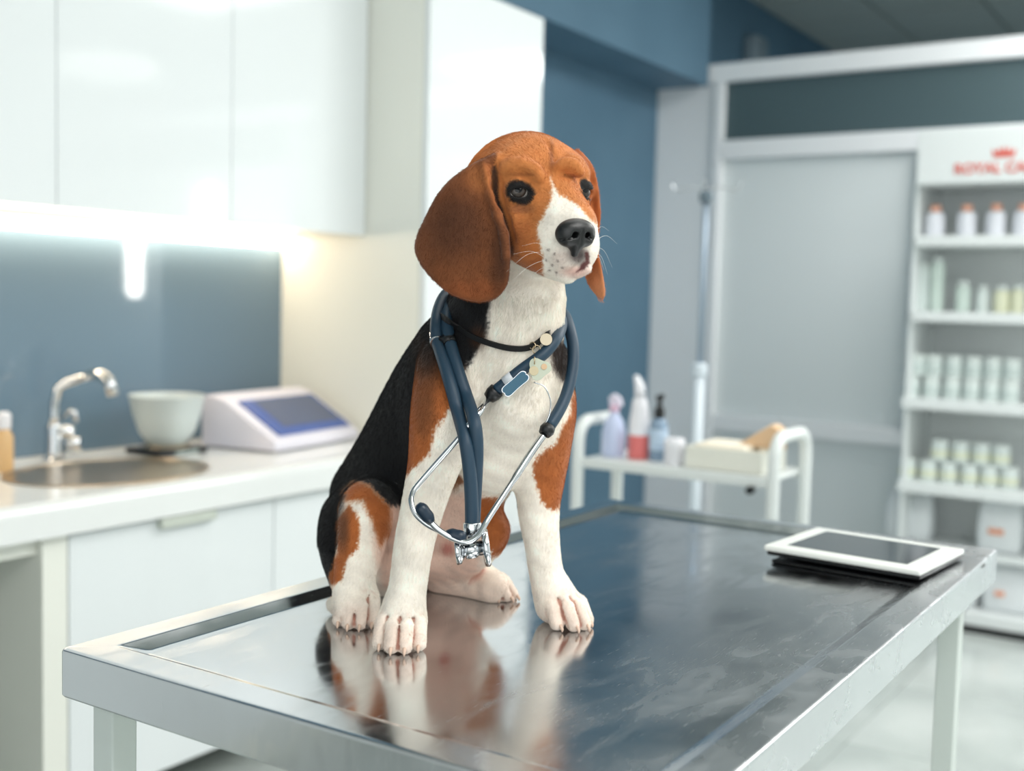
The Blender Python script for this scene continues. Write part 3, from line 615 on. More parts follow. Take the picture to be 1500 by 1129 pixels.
# tail curled round on the table behind the forelegs
limb([(600, 850, 1.41, 18), (640, 868, 1.36, 13), (668, 880, 1.335, 7)], .01)
def paw(px, py, d, yaw, wd, ln, ht, tw=1.0):
    # px,py,d = centre of the toe row at the table level; yaw turns it toward the viewer's right
    c = V(px, py, d); c[2] = TZ
    f = H_C*math.cos(yaw)+H_R*math.sin(yaw); s = np.array([-f[1], f[0], 0])   # s = viewer's right of the paw
    if s@H_R < 0: s = -s
    z = np.array([0, 0, 1.0])
    P = lambda a, b, h: c+f*a+s*b+z*h
    fld.ell(P(-ln*.44, 0, ht*.47), (ln*.46, wd*.46, ht*.47), [f, s, z], .010)
    fld.cone(P(-ln*.70, 0, ht*.9), P(-ln*.45, 0, ht*.62), wd*.38, wd*.37, .010)
    tips = []
    for j, (b, a) in enumerate(((-.36, -.16), (-.125, .06), (.125, .06), (.36, -.16))):
        r = wd*.136*(1.0 if abs(b) > .2 else 1.1)
        k0 = P(-ln*.50+a*ln, b*wd*.86, ht*.80); k1 = P(-ln*.06+a*ln, b*wd*.98, ht*.66); k2 = P(ln*.16+a*ln, b*wd*1.05, r*1.05)
        fld.cone(k0, k1, r*.95, r*1.12, .0035); fld.cone(k1, k2, r*1.12, r*1.08, .0012)
        tips.append((k2+f*r*.75-z*r*.1, f, r))
    for b, a in ((-.245, -.06), (0, .05), (.245, -.06)):
        dn_ = np.array([0, 0, .004]); g0 = P(-ln*.46+a*ln, b*wd*.88, ht*.80+wd*.125); g1 = P(-ln*.04+a*ln, b*wd, ht*.66+wd*.115); g2 = P(ln*.25+a*ln, b*wd*1.05, wd*.15); g3 = P(ln*.27+a*ln, b*wd*1.05, 0)
        fld.cone(g0+dn_, g1, .0006, .0017, .003, True); fld.cone(g1, g2, .0017, .0019, .003, True); fld.cone(g2, g3, .0019, .0019, .003, True)
    return tips
CLAWS = []
CLAWS += paw(585, 945, 1.115, .0, .050, .050, .036)
CLAWS += paw(838, 909, 1.206, .55, .050, .052, .034)
CLAWS += paw(521, 915, 1.19, .0, .046, .048, .032)
CLAWS += paw(734, 874, 1.315, .95, .044, .052, .030)
# head, in its own frame: f forward, s the dog's left (viewer's right), u up
HO = V(776, 280, 1.145); HY, HP, HRl = math.radians(29), math.radians(-3), math.radians(-2)
_f = H_C*math.cos(HY)+H_R*math.sin(HY); _s = -H_C*math.sin(HY)+H_R*math.cos(HY)
hf = _f*math.cos(HP)+np.array([0, 0, 1])*math.sin(HP); hu = np.cross(hf, _s); hu = hu if hu[2] > 0 else -hu
hs = _s*math.cos(HRl)-hu*math.sin(HRl); hu = hu*math.cos(HRl)+_s*math.sin(HRl)
HR = [hf, hs, hu]
def Hd(f, s, u): return HO+hf*f+hs*s+hu*u
def hcone(a, b, ra, rb, k=.01, sub=False): fld.cone(Hd(*a), Hd(*b), ra, rb, k, sub)
def hell(c, r, k=.01, sub=False, R=None): fld.ell(Hd(*c), r, HR if R is None else R, k, sub)
hell((-.014, 0, .004), (.066, .056, .050), .02)
hell((.000, 0, .014), (.048, .049, .041), .012)
hcone((-.03, 0, -.02), (.02, 0, -.030), .044, .036, .02)
for sg in (-1, 1):
    hell((.022, sg*.027, .018), (.026, .022, .020), .012)             # brow
    hcone((.036, sg*.016, .022), (.040, sg*.036, .017), .0075, .006, .006)
    hell((.012, sg*.036, -.026), (.034, .022, .030), .014)            # cheek
    hcone((.036, sg*.014, -.012), (.078, sg*.010, -.030), .022, .016, .014)  # muzzle bridge sides
    hell((.060, sg*.017, -.050), (.034, .017, .026), .008)            # flews
    hell((.084, sg*.010, -.056), (.016, .013, .019), .006)
    hcone((.0, sg*.033, -.024), (.046, sg*.020, -.048), .026, .022, .012)
    hcone((.030, sg*.024, -.058), (.060, sg*.020, -.064), .013, .012, .008)
hcone((.035, 0, .004), (.088, 0, -.027), .022, .0145, .012)            # bridge
hcone((.02, 0, -.062), (.074, 0, -.076), .019, .0115, .008)            # lower jaw, chin
hcone((.050, 0, .030), (.0445, 0, .004), .0016, .0022, .004, True)     # furrow between the brows
hcone((.020, 0, .0555), (.046, 0, .033), .0010, .0016, .004, True)
hell((.044, .021, .026), (.010, .010, .009), .005)
for AR in ([(727, 263, 1.098), (737, 251, 1.092), (751, 244, 1.087), (767, 243, 1.083), (782, 249, 1.081), (791, 259, 1.081)], [(818, 243, 1.087), (829, 240, 1.088), (841, 243, 1.090), (850, 252, 1.093)]):
    for a, b in zip(AR[:-1], AR[1:]): fld.cone(V(a[0], a[1], a[2]+.0030), V(b[0], b[1], b[2]+.0030), .0050, .0050, .008)
for AR in ([(801, 204, 1.103), (804, 218, 1.094), (809, 232, 1.0885), (812, 246, 1.083)], [(748, 256, 1.084), (764, 254, 1.080), (778, 259, 1.079)], [(824, 256, 1.086), (836, 258, 1.086)]):
    for a, b in zip(AR[:-1], AR[1:]): fld.cone(V(*a), V(*b), .0013, .0013, .006, True)
hcone((.058, .003, .028), (.054, .006, .006), .0012, .0018, .004, True)
hcone((.054, -.010, .034), (.050, -.034, .030), .0008, .0010, .004, True)
# mouth line and the split under the nose
hcone((.1015, 0, -.055), (.0985, 0, -.071), .0010, .0014, .003, True)
for sg in (-1, 1):
    for a, b in (((.099, .001, -.072), (.088, .016, -.078)), ((.088, .016, -.078), (.062, .029, -.080)), ((.062, .029, -.080), (.036, .034, -.070))):
        hcone((a[0], sg*a[1], a[2]), (b[0], sg*b[1], b[2]), .0012, .0012, .003, True)
MP = [(859, 372, 1.062), (861, 384, 1.066), (855, 391, 1.067), (849, 395, 1.069)]
for a, b in zip(MP[:-1], MP[1:]): fld.cone(V(*a), V(*b), .0012, .0012, .0022, True)
fld.cone(V(860, 394, 1.076), V(846, 401, 1.079), .0045, .0045, .005)
# eye sockets
EYES = []
for sg in (-1, 1):
    e = (.0385, sg*.0345-.001, -.0015+sg*.0016); ER = .0112
    hell(e, (ER+.003,)*3, .004)
    # lids opening
    ed = Hd(.06, sg*.0405, -.0010)-Hd(*e); ed /= np.linalg.norm(ed)
    EYES.append((Hd(*e), ed, ER, sg))
#EARS
def poly_sd(px, py, P):
    P = np.array(P, np.float32); d = np.full(np.broadcast(px, py).shape, 1e9, np.float32); ins = np.zeros(d.shape, bool)
    for i in range(len(P)):
        a = P[i-1]; b = P[i]; ex, ey = b-a; wx = px-a[0]; wy = py-a[1]
        t = np.clip((wx*ex+wy*ey)/(ex*ex+ey*ey+1e-9), 0, 1)
        d = np.minimum(d, (wx-t*ex)**2+(wy-t*ey)**2)
        c = ((a[1] > py) != (b[1] > py)) & (px < (b[0]-a[0])*(py-a[1])/(b[1]-a[1]+1e-12)+a[0]); ins ^= c
    return np.sqrt(d)*np.where(ins, -1, 1)
def smooth_poly(P, n=6):
    P = np.array(P, float); out = []
    for i in range(len(P)):
        p0, p1, p2, p3 = P[i-1], P[i], P[(i+1) % len(P)], P[(i+2) % len(P)]
        for t in np.linspace(0, 1, n, endpoint=False):
            out.append(.5*((2*p1)+(-p0+p2)*t+(2*p0-5*p1+4*p2-p3)*t*t+(-p0+3*p1-3*p2+p3)*t**3))
    return out
def ear(P, dsurf, th, k):
    P = smooth_poly(P, 3); A = np.array(P)
    cs = np.array([V(x, y, dsurf(x, y)) for x, y in P]); lo = cs.min(0)-.03; hi = cs.max(0)+.03
    sl, X, Y, Z = fld.box(lo, hi)
    dx, dy, dz = X-CAM[0], Y-CAM[1], Z-CAM[2]
    dd = dx*FW[0]+dy*FW[1]+dz*FW[2]
    px = 750+FPX*(dx*RT[0]+dy*RT[1]+dz*RT[2])/dd; py = 564.5-FPX*(dx*UP[0]+dy*UP[1]+dz*UP[2])/dd
    d2 = poly_sd(px, py, P)*dd/FPX; w = np.abs(dd-dsurf(px, py))*.9
    r = th*.95; q1 = d2+r; q2 = w-th+r
    d = np.sqrt(np.maximum(q1, 0)**2+np.maximum(q2, 0)**2)+np.minimum(np.maximum(q1, q2), 0)-r
    fld.blend(sl, d.astype(np.float32), k)
def ds_near(x, y):
    u = (x-680)/70; v = (y-340)/100
    return 1.097 - .015*u + .020*u*u*(u < 0) + .010*v*v + .0018*np.sin(u*3.2+v*1.4) - .004*np.clip((u-.55)/.3, 0, 1)**2
ear([(728, 228), (706, 232), (686, 243), (660, 262), (640, 285), (624, 315), (608, 352), (611, 378), (632, 408), (662, 432), (700, 443), (728, 436), (744, 415), (747, 380), (744, 345), (735, 318), (724, 292), (716, 268), (722, 245)], ds_near, .0036, .010)
RIM = [(712, 240), (719, 262), (724, 288), (733, 316), (742, 344), (745, 378)]
for a, b in zip(RIM[:-1], RIM[1:]):
    fld.cone(V(a[0]-4, a[1], ds_near(a[0]-4, a[1])-.004), V(b[0]-4, b[1], ds_near(b[0]-4, b[1])-.004), .0034, .0034, .005)
for a, b in (((724, 244), (727, 270)), ((727, 270), (732, 296)), ((732, 296), (741, 322)), ((741, 322), (749, 350))):
    fld.cone(V(*a, 1.092), V(*b, 1.090), .0042, .0040, .005, True)
def ds_far(x, y): return 1.140 + .00008*(y-220) - .0007*(x-860)
ear([(842, 219), (858, 229), (871, 250), (878, 285), (880, 320), (876, 360), (883, 400), (887, 430), (881, 438), (869, 428), (858, 408), (850, 370), (845, 320), (840, 270)], ds_far, .0034, .008)
# eyes: socket cut, then lids as a rim around the opening
for c, ed, ER, sg in EYES:
    side = hs*sg; upv = np.cross(ed, hs); upv /= np.linalg.norm(upv)
    if upv[2] < 0: upv = -upv
    sv = np.cross(upv, ed); 
    for a, wd_, k in ((.0, .0115, .004),):
        # almond opening: a flattened cutter pushed in along the gaze direction
        fld.ell(c+ed*.0085-upv*.0012, (.012, .0092, .0044), [ed, sv, upv], .0025, True)
fld.D[:, :, 0] = .01; 
_z = fld.ax[2]; fld.D[:, :, _z < TZ+.0006] = np.maximum(fld.D[:, :, _z < TZ+.0006], .001)
dco, dF = fld.mesh(); dco = lap(dco, dF, 2)
del fld.D
me = np_mesh('beagle', dco, dF)
dog = link_mesh('beagle', me)
tag(dog, 'tricolour beagle puppy sitting on the steel examination table with a stethoscope round its neck', 'dog')
print('dog verts', len(dco))
#COAT
# coat: patches laid on the surface that faces the viewer, carried to the hidden side from the nearest known spot
NV = len(dco); me.calc_loop_triangles()
vn = np.zeros(NV*3, np.float32); me.vertices.foreach_get('normal', vn); vn = vn.reshape(-1, 3)
bvh = BVHTree.FromPolygons(dco.tolist(), dF.tolist())
rel = dco-CAM; dep = rel@FW; vx = 750+FPX*(rel@RT)/dep; vy = 564.5-FPX*(rel@UP)/dep
facing = (vn*(-rel/np.linalg.norm(rel, axis=1)[:, None])).sum(1)
vis = facing > .12
cv = Vector(CAM)
for i in np.nonzero(vis)[0]:
    p = Vector(dco[i]); q = p+Vector(vn[i])*.0025
    if bvh.ray_cast(q, (cv-q).normalized(), .5)[0] is not None: vis[i] = False
def pnoise(P, sc, seed):            # cheap value noise made of rotated sines
    rs = np.random.RandomState(seed); out = np.zeros(len(P))
    for _ in range(7):
        k = rs.normal(size=3); k *= sc/np.linalg.norm(k)*rs.uniform(.6, 1.7); out += np.sin(P@k+rs.uniform(0, 6.28))
    return out/7*1.9
jx = pnoise(dco, 900, 1)*1.5+pnoise(dco, 2200, 2)*1.6; jy = pnoise(dco, 700, 3)*2.0+pnoise(dco, 1700, 4)*2.6
BLACK = (.085, .085, .095); TAN = (.68, .385, .19); ORANGE = (.78, .485, .26); EARC = (.49, .28, .15); EARD = (.29, .165, .095)
WHITE = (.98, .945, .895); PINK = (.93, .80, .73); PINKW = (.91, .82, .76); DKB = (.22, .13, .09)
col = np.tile(np.array(WHITE), (NV, 1))
def patch(P, c, d0=0, d1=9, soft=1.5, jit=1.0, op=1.0, ok=None):
    X = vx+jx*jit; Y = vy+jy*jit
    lo = np.min(P, 0)-soft*4-8; hi = np.max(P, 0)+soft*4+8
    m = np.nonzero((X > lo[0]) & (X < hi[0]) & (Y > lo[1]) & (Y < hi[1]) & (dep > d0) & (dep < d1) & (True if ok is None else ok))[0]
    if not len(m): return
    sd = poly_sd(X[m], Y[m], P)
    a = np.clip(.5-sd/(2*soft), 0, 1)*op; a = a*a*(3-2*a) if op == 1 else a
    col[m] = col[m]*(1-a[:, None])+np.array(c)*a[:, None]
def spot(x, y, rx, ry, c, op=1, d0=0, d1=9, pw=1.5, ok=True):
    m = (dep > d0) & (dep < d1) & ok
    a = np.exp(-(((vx-x)/rx)**2+((vy-y)/ry)**2)**pw)*op*m
    col[:] = col*(1-a[:, None])+np.array(c)*a[:, None]
# belly, inner thighs and feet
patch([(600, 725), (700, 720), (705, 850), (610, 860)], PINK, 1.22, 9, 12)
patch([(545, 740), (610, 725), (610, 870), (560, 860), (548, 800)], PINK, 1.2, 9, 10)
patch([(628, 690), (662, 680), (690, 700), (660, 720), (640, 718)], (.60, .40, .27), 1.2, 9, 6)
spot(655, 803, 9, 10, (.80, .50, .45), .8, 1.2)
for x, y, r in ((585, 940, 42), (834, 905, 45), (521, 912, 40), (734, 872, 45)): spot(x, y, r, r*.75, PINKW, .75)
spot(640, 870, 60, 22, PINK, .7, 1.28)
# black saddle
patch([(652, 420), (600, 470), (560, 560), (430, 690), (430, 880), (478, 870), (485, 838), (499, 806), (495, 781), (499, 746), (508, 726), (507, 716), (522, 702), (542, 710), (560, 729), (572, 740), (620, 736), (650, 690), (660, 480)], BLACK, 1.215, 9, 4)
patch([(506, 718), (522, 703), (542, 711), (560, 730), (572, 742), (572, 780), (556, 800), (546, 765), (531, 733), (506, 734)], TAN, 1.17, 9, 6)
patch([(511, 738), (522, 752), (528, 775), (524, 802), (508, 820), (499, 853), (484, 858), (482, 842), (494, 806), (495, 760)], TAN, 1.1, 9, 3)
spot(503, 775, 9, 35, (.30, .20, .14), .6, 1.1)
patch([(690, 729), (732, 728), (750, 755), (746, 802), (722, 814), (712, 795), (706, 768), (690, 757)], TAN, 1.2, 9, 3)
# shoulders
patch([(618, 480), (668, 470), (690, 480), (684, 533), (674, 545), (662, 566), (660, 593), (650, 612), (637, 628), (630, 660), (618, 675), (590, 697), (596, 627), (600, 560)], TAN, 0, 1.215, 3, 1.3)
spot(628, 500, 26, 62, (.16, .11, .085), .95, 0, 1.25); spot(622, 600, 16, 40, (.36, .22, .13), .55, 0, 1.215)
patch([(600, 420), (722, 425), (715, 450), (714, 477), (710, 493), (698, 513), (690, 528), (675, 545), (655, 548), (630, 500), (610, 480)], BLACK, 0, 9, 4, 1.2)
spot(700, 492, 12, 16, (.30, .18, .11), .8)
patch([(782, 676), (797, 660), (815, 650), (824, 625), (835, 604), (839, 560), (870, 550), (860, 650), (840, 710), (814, 748), (803, 745), (793, 735), (788, 714), (781, 695)], TAN, 0, 9, 3, 1.2)
patch([(806, 502), (850, 480), (856, 560), (838, 568), (824, 556), (810, 538)], (.17, .12, .10), 0, 9, 5, 1.2)
# head
HC = (dco-HO)@np.array(HR).T; near_head = (HC[:, 2] > -.088+.0*HC[:, 0])
headm = ((vy < 418) & (dep < 1.112)) | (vy < 365)
headm |= (HC[:, 2] > -.060) & (HC[:, 0] < .03)
col[headm] = ORANGE
low = np.clip((vy-300)/90, 0, 1)*(headm); col[:] = col*(1-.35*low[:, None])+np.array(TAN)*.35*low[:, None]
spot(795, 390, 30, 18, (.60, .33, .19), .5, 0, 1.12)
patch([(806, 256), (812, 272), (821, 287), (836, 293), (853, 307), (868, 324), (895, 345), (895, 440), (796, 440), (795, 375), (790, 354), (786, 334), (796, 316), (808, 294), (808, 275)], WHITE, 0, 1.125, 2.5, .8)
spot(844, 398, 24, 9, (.84, .66, .61), .7, 0, 1.12); spot(846, 374, 14, 12, (.30, .26, .26), .85, 0, 1.12)
spot(822, 378, 16, 14, (.80, .70, .66), .5, 0, 1.12); patch([(856, 368), (862, 368), (864, 385), (856, 394), (848, 398), (844, 399), (844, 397), (848, 394), (850, 388), (858, 381)], (.40, .25, .24), 0, 1.12, 1.5, .2)
spot(770, 402, 22, 5, (.45, .22, .13), .6, 0, 1.12)
for x, y in ((803, 366), (812, 372), (800, 381), (809, 388), (817, 382), (805, 396), (815, 399), (824, 392)): spot(x, y, 1.8, 1.8, (.35, .28, .26), .7, 0, 1.12)
patch(smooth_poly([(741, 279), (746, 268), (757, 264), (770, 267), (780, 275), (784, 286), (777, 297), (766, 301), (752, 296), (743, 288)], 3), (.07, .06, .06), 0, 1.12, 3, .35, 1, np.linalg.norm(dco-EYES[0][0], axis=1) < .022)
spot(762, 306, 20, 7, (.42, .25, .17), .55, 0, 1.12)
patch(smooth_poly([(842, 277), (846, 266), (854, 262), (862, 267), (864, 283), (860, 297), (852, 298), (844, 288)], 3), (.07, .06, .06), 0, 1.12, 2.5, .3, 1, np.linalg.norm(dco-EYES[1][0], axis=1) < .018)
m = (np.linalg.norm(dco-EYES[1][0], axis=1) < .0145) & (HC[:, 2] < .012); col[m] = (.07, .06, .06)
spot(808, 226, 3.5, 24, (.46, .25, .13), .55, 0, 1.12); spot(836, 258, 14, 3, (.50, .27, .14), .5, 0, 1.12); spot(764, 256, 20, 3, (.50, .27, .14), .5, 0, 1.12)  # brow furrow and folds darkened: crease shade painted into the coat colour
patch(smooth_poly([(717, 236), (726, 242), (730, 262), (731, 290), (740, 315), (749, 345), (752, 372), (746, 372), (741, 345), (732, 318), (724, 292), (719, 262)], 3), (.13, .08, .06), 0, 1.14, 3, .3, 1, dep > ds_near(vx, vy)-.002); spot(762, 345, 22, 30, (.60, .32, .16), .4, 0, 1.12)  # dark gap ahead of the near ear, its shade painted into the coat
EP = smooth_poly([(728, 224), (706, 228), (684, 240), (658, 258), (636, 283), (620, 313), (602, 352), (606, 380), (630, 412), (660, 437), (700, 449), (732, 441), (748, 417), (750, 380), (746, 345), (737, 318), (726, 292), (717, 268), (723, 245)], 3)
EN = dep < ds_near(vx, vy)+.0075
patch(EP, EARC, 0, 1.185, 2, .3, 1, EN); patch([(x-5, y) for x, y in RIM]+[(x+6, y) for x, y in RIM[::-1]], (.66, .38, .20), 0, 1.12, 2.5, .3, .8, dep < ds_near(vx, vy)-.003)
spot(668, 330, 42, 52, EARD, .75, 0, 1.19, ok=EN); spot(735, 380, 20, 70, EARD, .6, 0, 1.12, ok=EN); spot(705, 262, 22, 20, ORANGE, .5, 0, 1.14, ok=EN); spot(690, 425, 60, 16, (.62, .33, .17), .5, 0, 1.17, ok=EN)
m = (dep > 1.125) & (vx > 838) & (vy < 445); col[m] = np.array((.66, .36, .18)); 
spot(880, 425, 18, 34, (.80, .54, .38), .9, 1.115, 9, 1)
col *= (1+.04*pnoise(dco, 260, 9)+.025*pnoise(dco*np.array([1, 1, .35]), 3200, 10))[:, None]
cav = ((lap(dco, dF, 7)-dco)*vn).sum(1); tp = np.array([c_[0] for c_ in CLAWS]); near_toe = np.min([np.linalg.norm(dco-q_, axis=1) for q_ in tp], 0) < .036
m = near_toe*np.clip(cav/.00045, 0, 1)*np.clip((TZ+.055-dco[:, 2])/.01, 0, 1)*.75; col[:] = col*(1-m[:, None])+np.array((.74, .50, .43))*m[:, None]
# hidden side
from mathutils import kdtree
vi = np.nonzero(vis & (facing > .3))[0]; kd = kdtree.KDTree(len(vi)//3+1)
for n_, i in enumerate(vi[::3]): kd.insert(dco[i], int(i))
kd.balance(); hid = np.nonzero(~vis)[0]
src = np.array([kd.find(dco[i])[1] for i in hid]); base = col.copy(); col[hid] = base[src]
for _ in range(8):
    cs_ = lap(col, dF, 1, .9); col[hid] = cs_[hid]
# nape, back and crown keep the saddle and the tan cap all the way round
bk = (~vis) & (HC[:, 2] < -.05) & (dep > 1.20) & (dco[:, 2] > TZ+.12) & (vn@np.array(H_C) < .1); col[bk] = BLACK
col = np.clip(col, 0, 1)
lin = np.where(col <= .04045, col/12.92, ((col+.055)/1.055)**2.4)
at = me.color_attributes.new('coat', 'FLOAT_COLOR', 'POINT')
at.data.foreach_set('color', np.c_[lin, np.ones(NV)].astype(np.float32).ravel())
M_SKIN = mat('coat_skin', (.5, .5, .5), .75); _b = M_SKIN.node_tree.nodes['Principled BSDF']
_a = nd(M_SKIN, 'ShaderNodeVertexColor', layer_name='coat'); lk(M_SKIN, _a.outputs[0], _b.inputs['Base Color'])
_b.inputs['Sheen Weight'].default_value = .15; _b.inputs['Specular IOR Level'].default_value = .25
me.materials.append(M_SKIN)
# --- eyes
def sphere_mesh(name, r, seg=40, rings=24):
    bm = bmesh.new(); bmesh.ops.create_uvsphere(bm, u_segments=seg, v_segments=rings, radius=r)
    m_ = bpy.data.meshes.new(name); bm.to_mesh(m_); bm.free()
    for p in m_.polygons: p.use_smooth = True
    return m_
M_EYE = mat('eyeball', (.1, .1, .1), .06); _b = M_EYE.node_tree.nodes['Principled BSDF']
_t = nd(M_EYE, 'ShaderNodeTexCoord'); _s = nd(M_EYE, 'ShaderNodeSeparateXYZ'); lk(M_EYE, _t.outputs['Object'], _s.inputs[0])
_d = nd(M_EYE, 'ShaderNodeMath', operation='DIVIDE'); lk(M_EYE, _s.outputs[2], _d.inputs[0]); _d.inputs[1].default_value = .0112
_cr = nd(M_EYE, 'ShaderNodeValToRGB'); lk(M_EYE, _d.outputs[0], _cr.inputs[0]); lk(M_EYE, _cr.outputs[0], _b.inputs['Base Color'])
_e = _cr.color_ramp; _e.elements[0].position = 0; _e.elements[0].color = srgb((.62, .60, .58)); _e.elements[1].position = .985; _e.elements[1].color = (.003, .003, .004, 1)
for p_, c_ in ((.70, (.60, .58, .56)), (.745, (.12, .09, .08)), (.79, (.20, .17, .15)), (.93, (.27, .24, .22)), (.955, (.03, .03, .03))):
    q_ = _e.elements.new(p_); q_.color = srgb(c_)
_b.inputs['Coat Weight'].default_value = .12; _b.inputs['Coat Roughness'].default_value = .03; _b.inputs['Specular IOR Level'].default_value = .28
for c, ed, ER, sg in EYES:
    o = link_mesh('eye', sphere_mesh('eye', ER), M_EYE)
    g = Vector(ed)*.80+Vector(H_C)*.22+Vector((0, 0, .20))-Vector(H_R)*.10
    o.matrix_world = Matrix.Translation(Vector(c))@g.to_track_quat('Z', 'Y').to_matrix().to_4x4(); o.parent = dog
# --- nose leather
NC = V(845, 344, 1.052); nf = Field(NC-.03, NC+.03, .0009); _keep = fld; fld = nf
NH = lambda f, s_, u: NC+hf*f+hs*s_+hu*u
nf.ell(NH(-.004, 0, .001), (.0125, .0195, .0130), HR, .003)
nf.ell(NH(.000, 0, .0045), (.0105, .0175, .0100), HR, .004)
nf.cone(NH(.000, 0, -.008), NH(-.003, 0, -.017), .0060, .0035, .006)
for sg in (-1, 1):
    nf.ell(NH(-.001, sg*.0105, -.001), (.009, .0075, .0095), HR, .003)
    nf.cone(NH(.012, sg*.0062, -.0005), NH(.003, sg*.0070, .0005), .0034, .0024, .002, True)
    nf.cone(NH(.0075, sg*.0095, -.003), NH(.001, sg*.0170, -.0045), .0014, .0008, .002, True)
nf.cone(NH(.0105, 0, .004), NH(.006, 0, -.014), .0008, .0008, .0015, True)
nco, nF = nf.mesh(); nco = lap(nco, nF, 1); fld = _keep
M_NOSE = mat('nose_leather', (.055, .055, .06), .38); _b = M_NOSE.node_tree.nodes['Principled BSDF']; _b.inputs['Specular IOR Level'].default_value = .6
_v = nd(M_NOSE, 'ShaderNodeTexVoronoi'); _v.inputs['Scale'].default_value = 900; _bp = nd(M_NOSE, 'ShaderNodeBump'); _bp.inputs['Strength'].default_value = .12; _bp.inputs['Distance'].default_value = .0006
_t = nd(M_NOSE, 'ShaderNodeTexCoord'); lk(M_NOSE, _t.outputs['Object'], _v.inputs['Vector']); lk(M_NOSE, _v.outputs['Distance'], _bp.inputs['Height']); lk(M_NOSE, _bp.outputs[0], _b.inputs['Normal'])
nose = link_mesh('nose', np_mesh('nose', nco, nF), M_NOSE, dog); nose['label'] = 'black leathery nose'
# --- claws
M_CLAW = mat('claw_horn', (.86, .74, .66), .4); M_PAD = mat('pad_leather', (.16, .12, .12), .7)
for tip, f, r in CLAWS:
    tip = np.array(tip); dn = np.array([0, 0, 1.0]); a = tip-f*.004+dn*r*.35; b = tip+f*.0030-dn*r*.05; c = tip+f*.0050-dn*r*.80
    tube('claw', [a, b, (b+c)/2+f*.001, c], [.0019, .0019, .0016, .0008], M_CLAW, dog, 8)
#FUR
def make_fur(N=240000):
    P3 = dco[dF[:, [0, 1, 2]]]; area_ = np.linalg.norm(np.cross(P3[:, 1]-P3[:, 0], P3[:, 2]-P3[:, 0]), axis=1)
    fi = np.random.choice(len(dF), N, p=area_/area_.sum()); uv = np.random.rand(N, 2)
    q = dF[fi]; w = np.stack([(1-uv[:, 0])*(1-uv[:, 1]), uv[:, 0]*(1-uv[:, 1]), uv[:, 0]*uv[:, 1], (1-uv[:, 0])*uv[:, 1]], 1)[:, :, None]
    R0 = (dco[q]*w).sum(1); Nn = (vn[q]*w).sum(1); Nn /= np.linalg.norm(Nn, axis=1)[:, None]+1e-9; Cc = (lin[q]*w).sum(1)
    hc = (R0-HO)@np.array(HR).T
    ok = R0[:, 2] > TZ+.004
    for c, ed, ER, sg in EYES: ok &= np.linalg.norm(R0-c, axis=1) > .0128
    ok &= np.linalg.norm((R0-NC), axis=1) > .017
    R0, Nn, Cc, hc = R0[ok], Nn[ok], Cc[ok], hc[ok]; n = len(R0)
    face = np.clip((hc[:, 0]+.01)/.03, 0, 1)*(hc[:, 2] > -.10)*(np.abs(hc[:, 1]) < .062)
    face = face[:, None]
    away = R0-NC; away /= np.linalg.norm(away, axis=1)[:, None]
    g = np.array([0, 0, -1.0])*(1-face)+away*face
    g = g+np.stack([pnoise(R0, 60, 20+i) for i in range(3)], 1)*.30+np.random.normal(size=(n, 3))*.12
    g -= Nn*(g*Nn).sum(1)[:, None]; g /= np.linalg.norm(g, axis=1)[:, None]+1e-9
    eard = (hc[:, 2] < .05) & (R0[:, 2] > HO[2]-.12) & (np.abs(hc[:, 1]) > .055)
    L = np.full(n, .0075); L[eard] = .0032; L = L*(1-face[:, 0])+.0034*face[:, 0]
    mz = np.clip(1-np.linalg.norm(R0-NC, axis=1)/.045, 0, 1); L *= 1-.5*mz
    lw = np.clip((TZ+.30-R0[:, 2])/.10, 0, 1)*(R0@np.array(FW)-CAM@FW < 1.26); L = L*(1-lw)+.0034*lw; L = np.where(R0[:, 2] < TZ+.06, .0028, L); L *= np.random.uniform(.6, 1.15, n)
    lift = np.random.uniform(.14, .30, n)[:, None]*(1-.45*face)
    p1 = R0+(g+Nn*(lift+.15))*(L*.5)[:, None]; p2 = R0+(g*1.0+Nn*lift*.75)*L[:, None]
    pts = np.stack([R0-Nn*.0006, p1, p2], 1)
    pts[:, :, 2] = np.maximum(pts[:, :, 2], TZ+.0005)
    hcv = bpy.data.hair_curves.new('fur'); hcv.add_curves([3]*n)
    hcv.attributes['position'].data.foreach_set('vector', pts.astype(np.float32).ravel())
    ra = hcv.attributes.new('radius', 'FLOAT', 'POINT'); ra.data.foreach_set('value', np.tile(np.array([.00010, .00008, .00002], np.float32), n))
    Cc = np.clip(Cc*np.random.uniform(.90, 1.10, n)[:, None], 0, .96)
    ca = hcv.attributes.new('coat', 'FLOAT_COLOR', 'CURVE'); ca.data.foreach_set('color', np.c_[Cc, np.ones(n)].astype(np.float32).ravel())
    m_ = mat('fur_hair', (.5, .5, .5), .55); b_ = m_.node_tree.nodes['Principled BSDF']; b_.inputs['Specular IOR Level'].default_value = .3
    a_ = nd(m_, 'ShaderNodeAttribute', attribute_name='coat'); lk(m_, a_.outputs['Color'], b_.inputs['Base Color'])
    hcv.materials.append(m_)
    o = bpy.data.objects.new('fur', hcv); C.objects.link(o); o.parent = dog; o['kind'] = 'stuff'; return o
make_fur()
M_WH = mat('whisker_white', (.95, .93, .9), .4)
wr = random.Random(5)
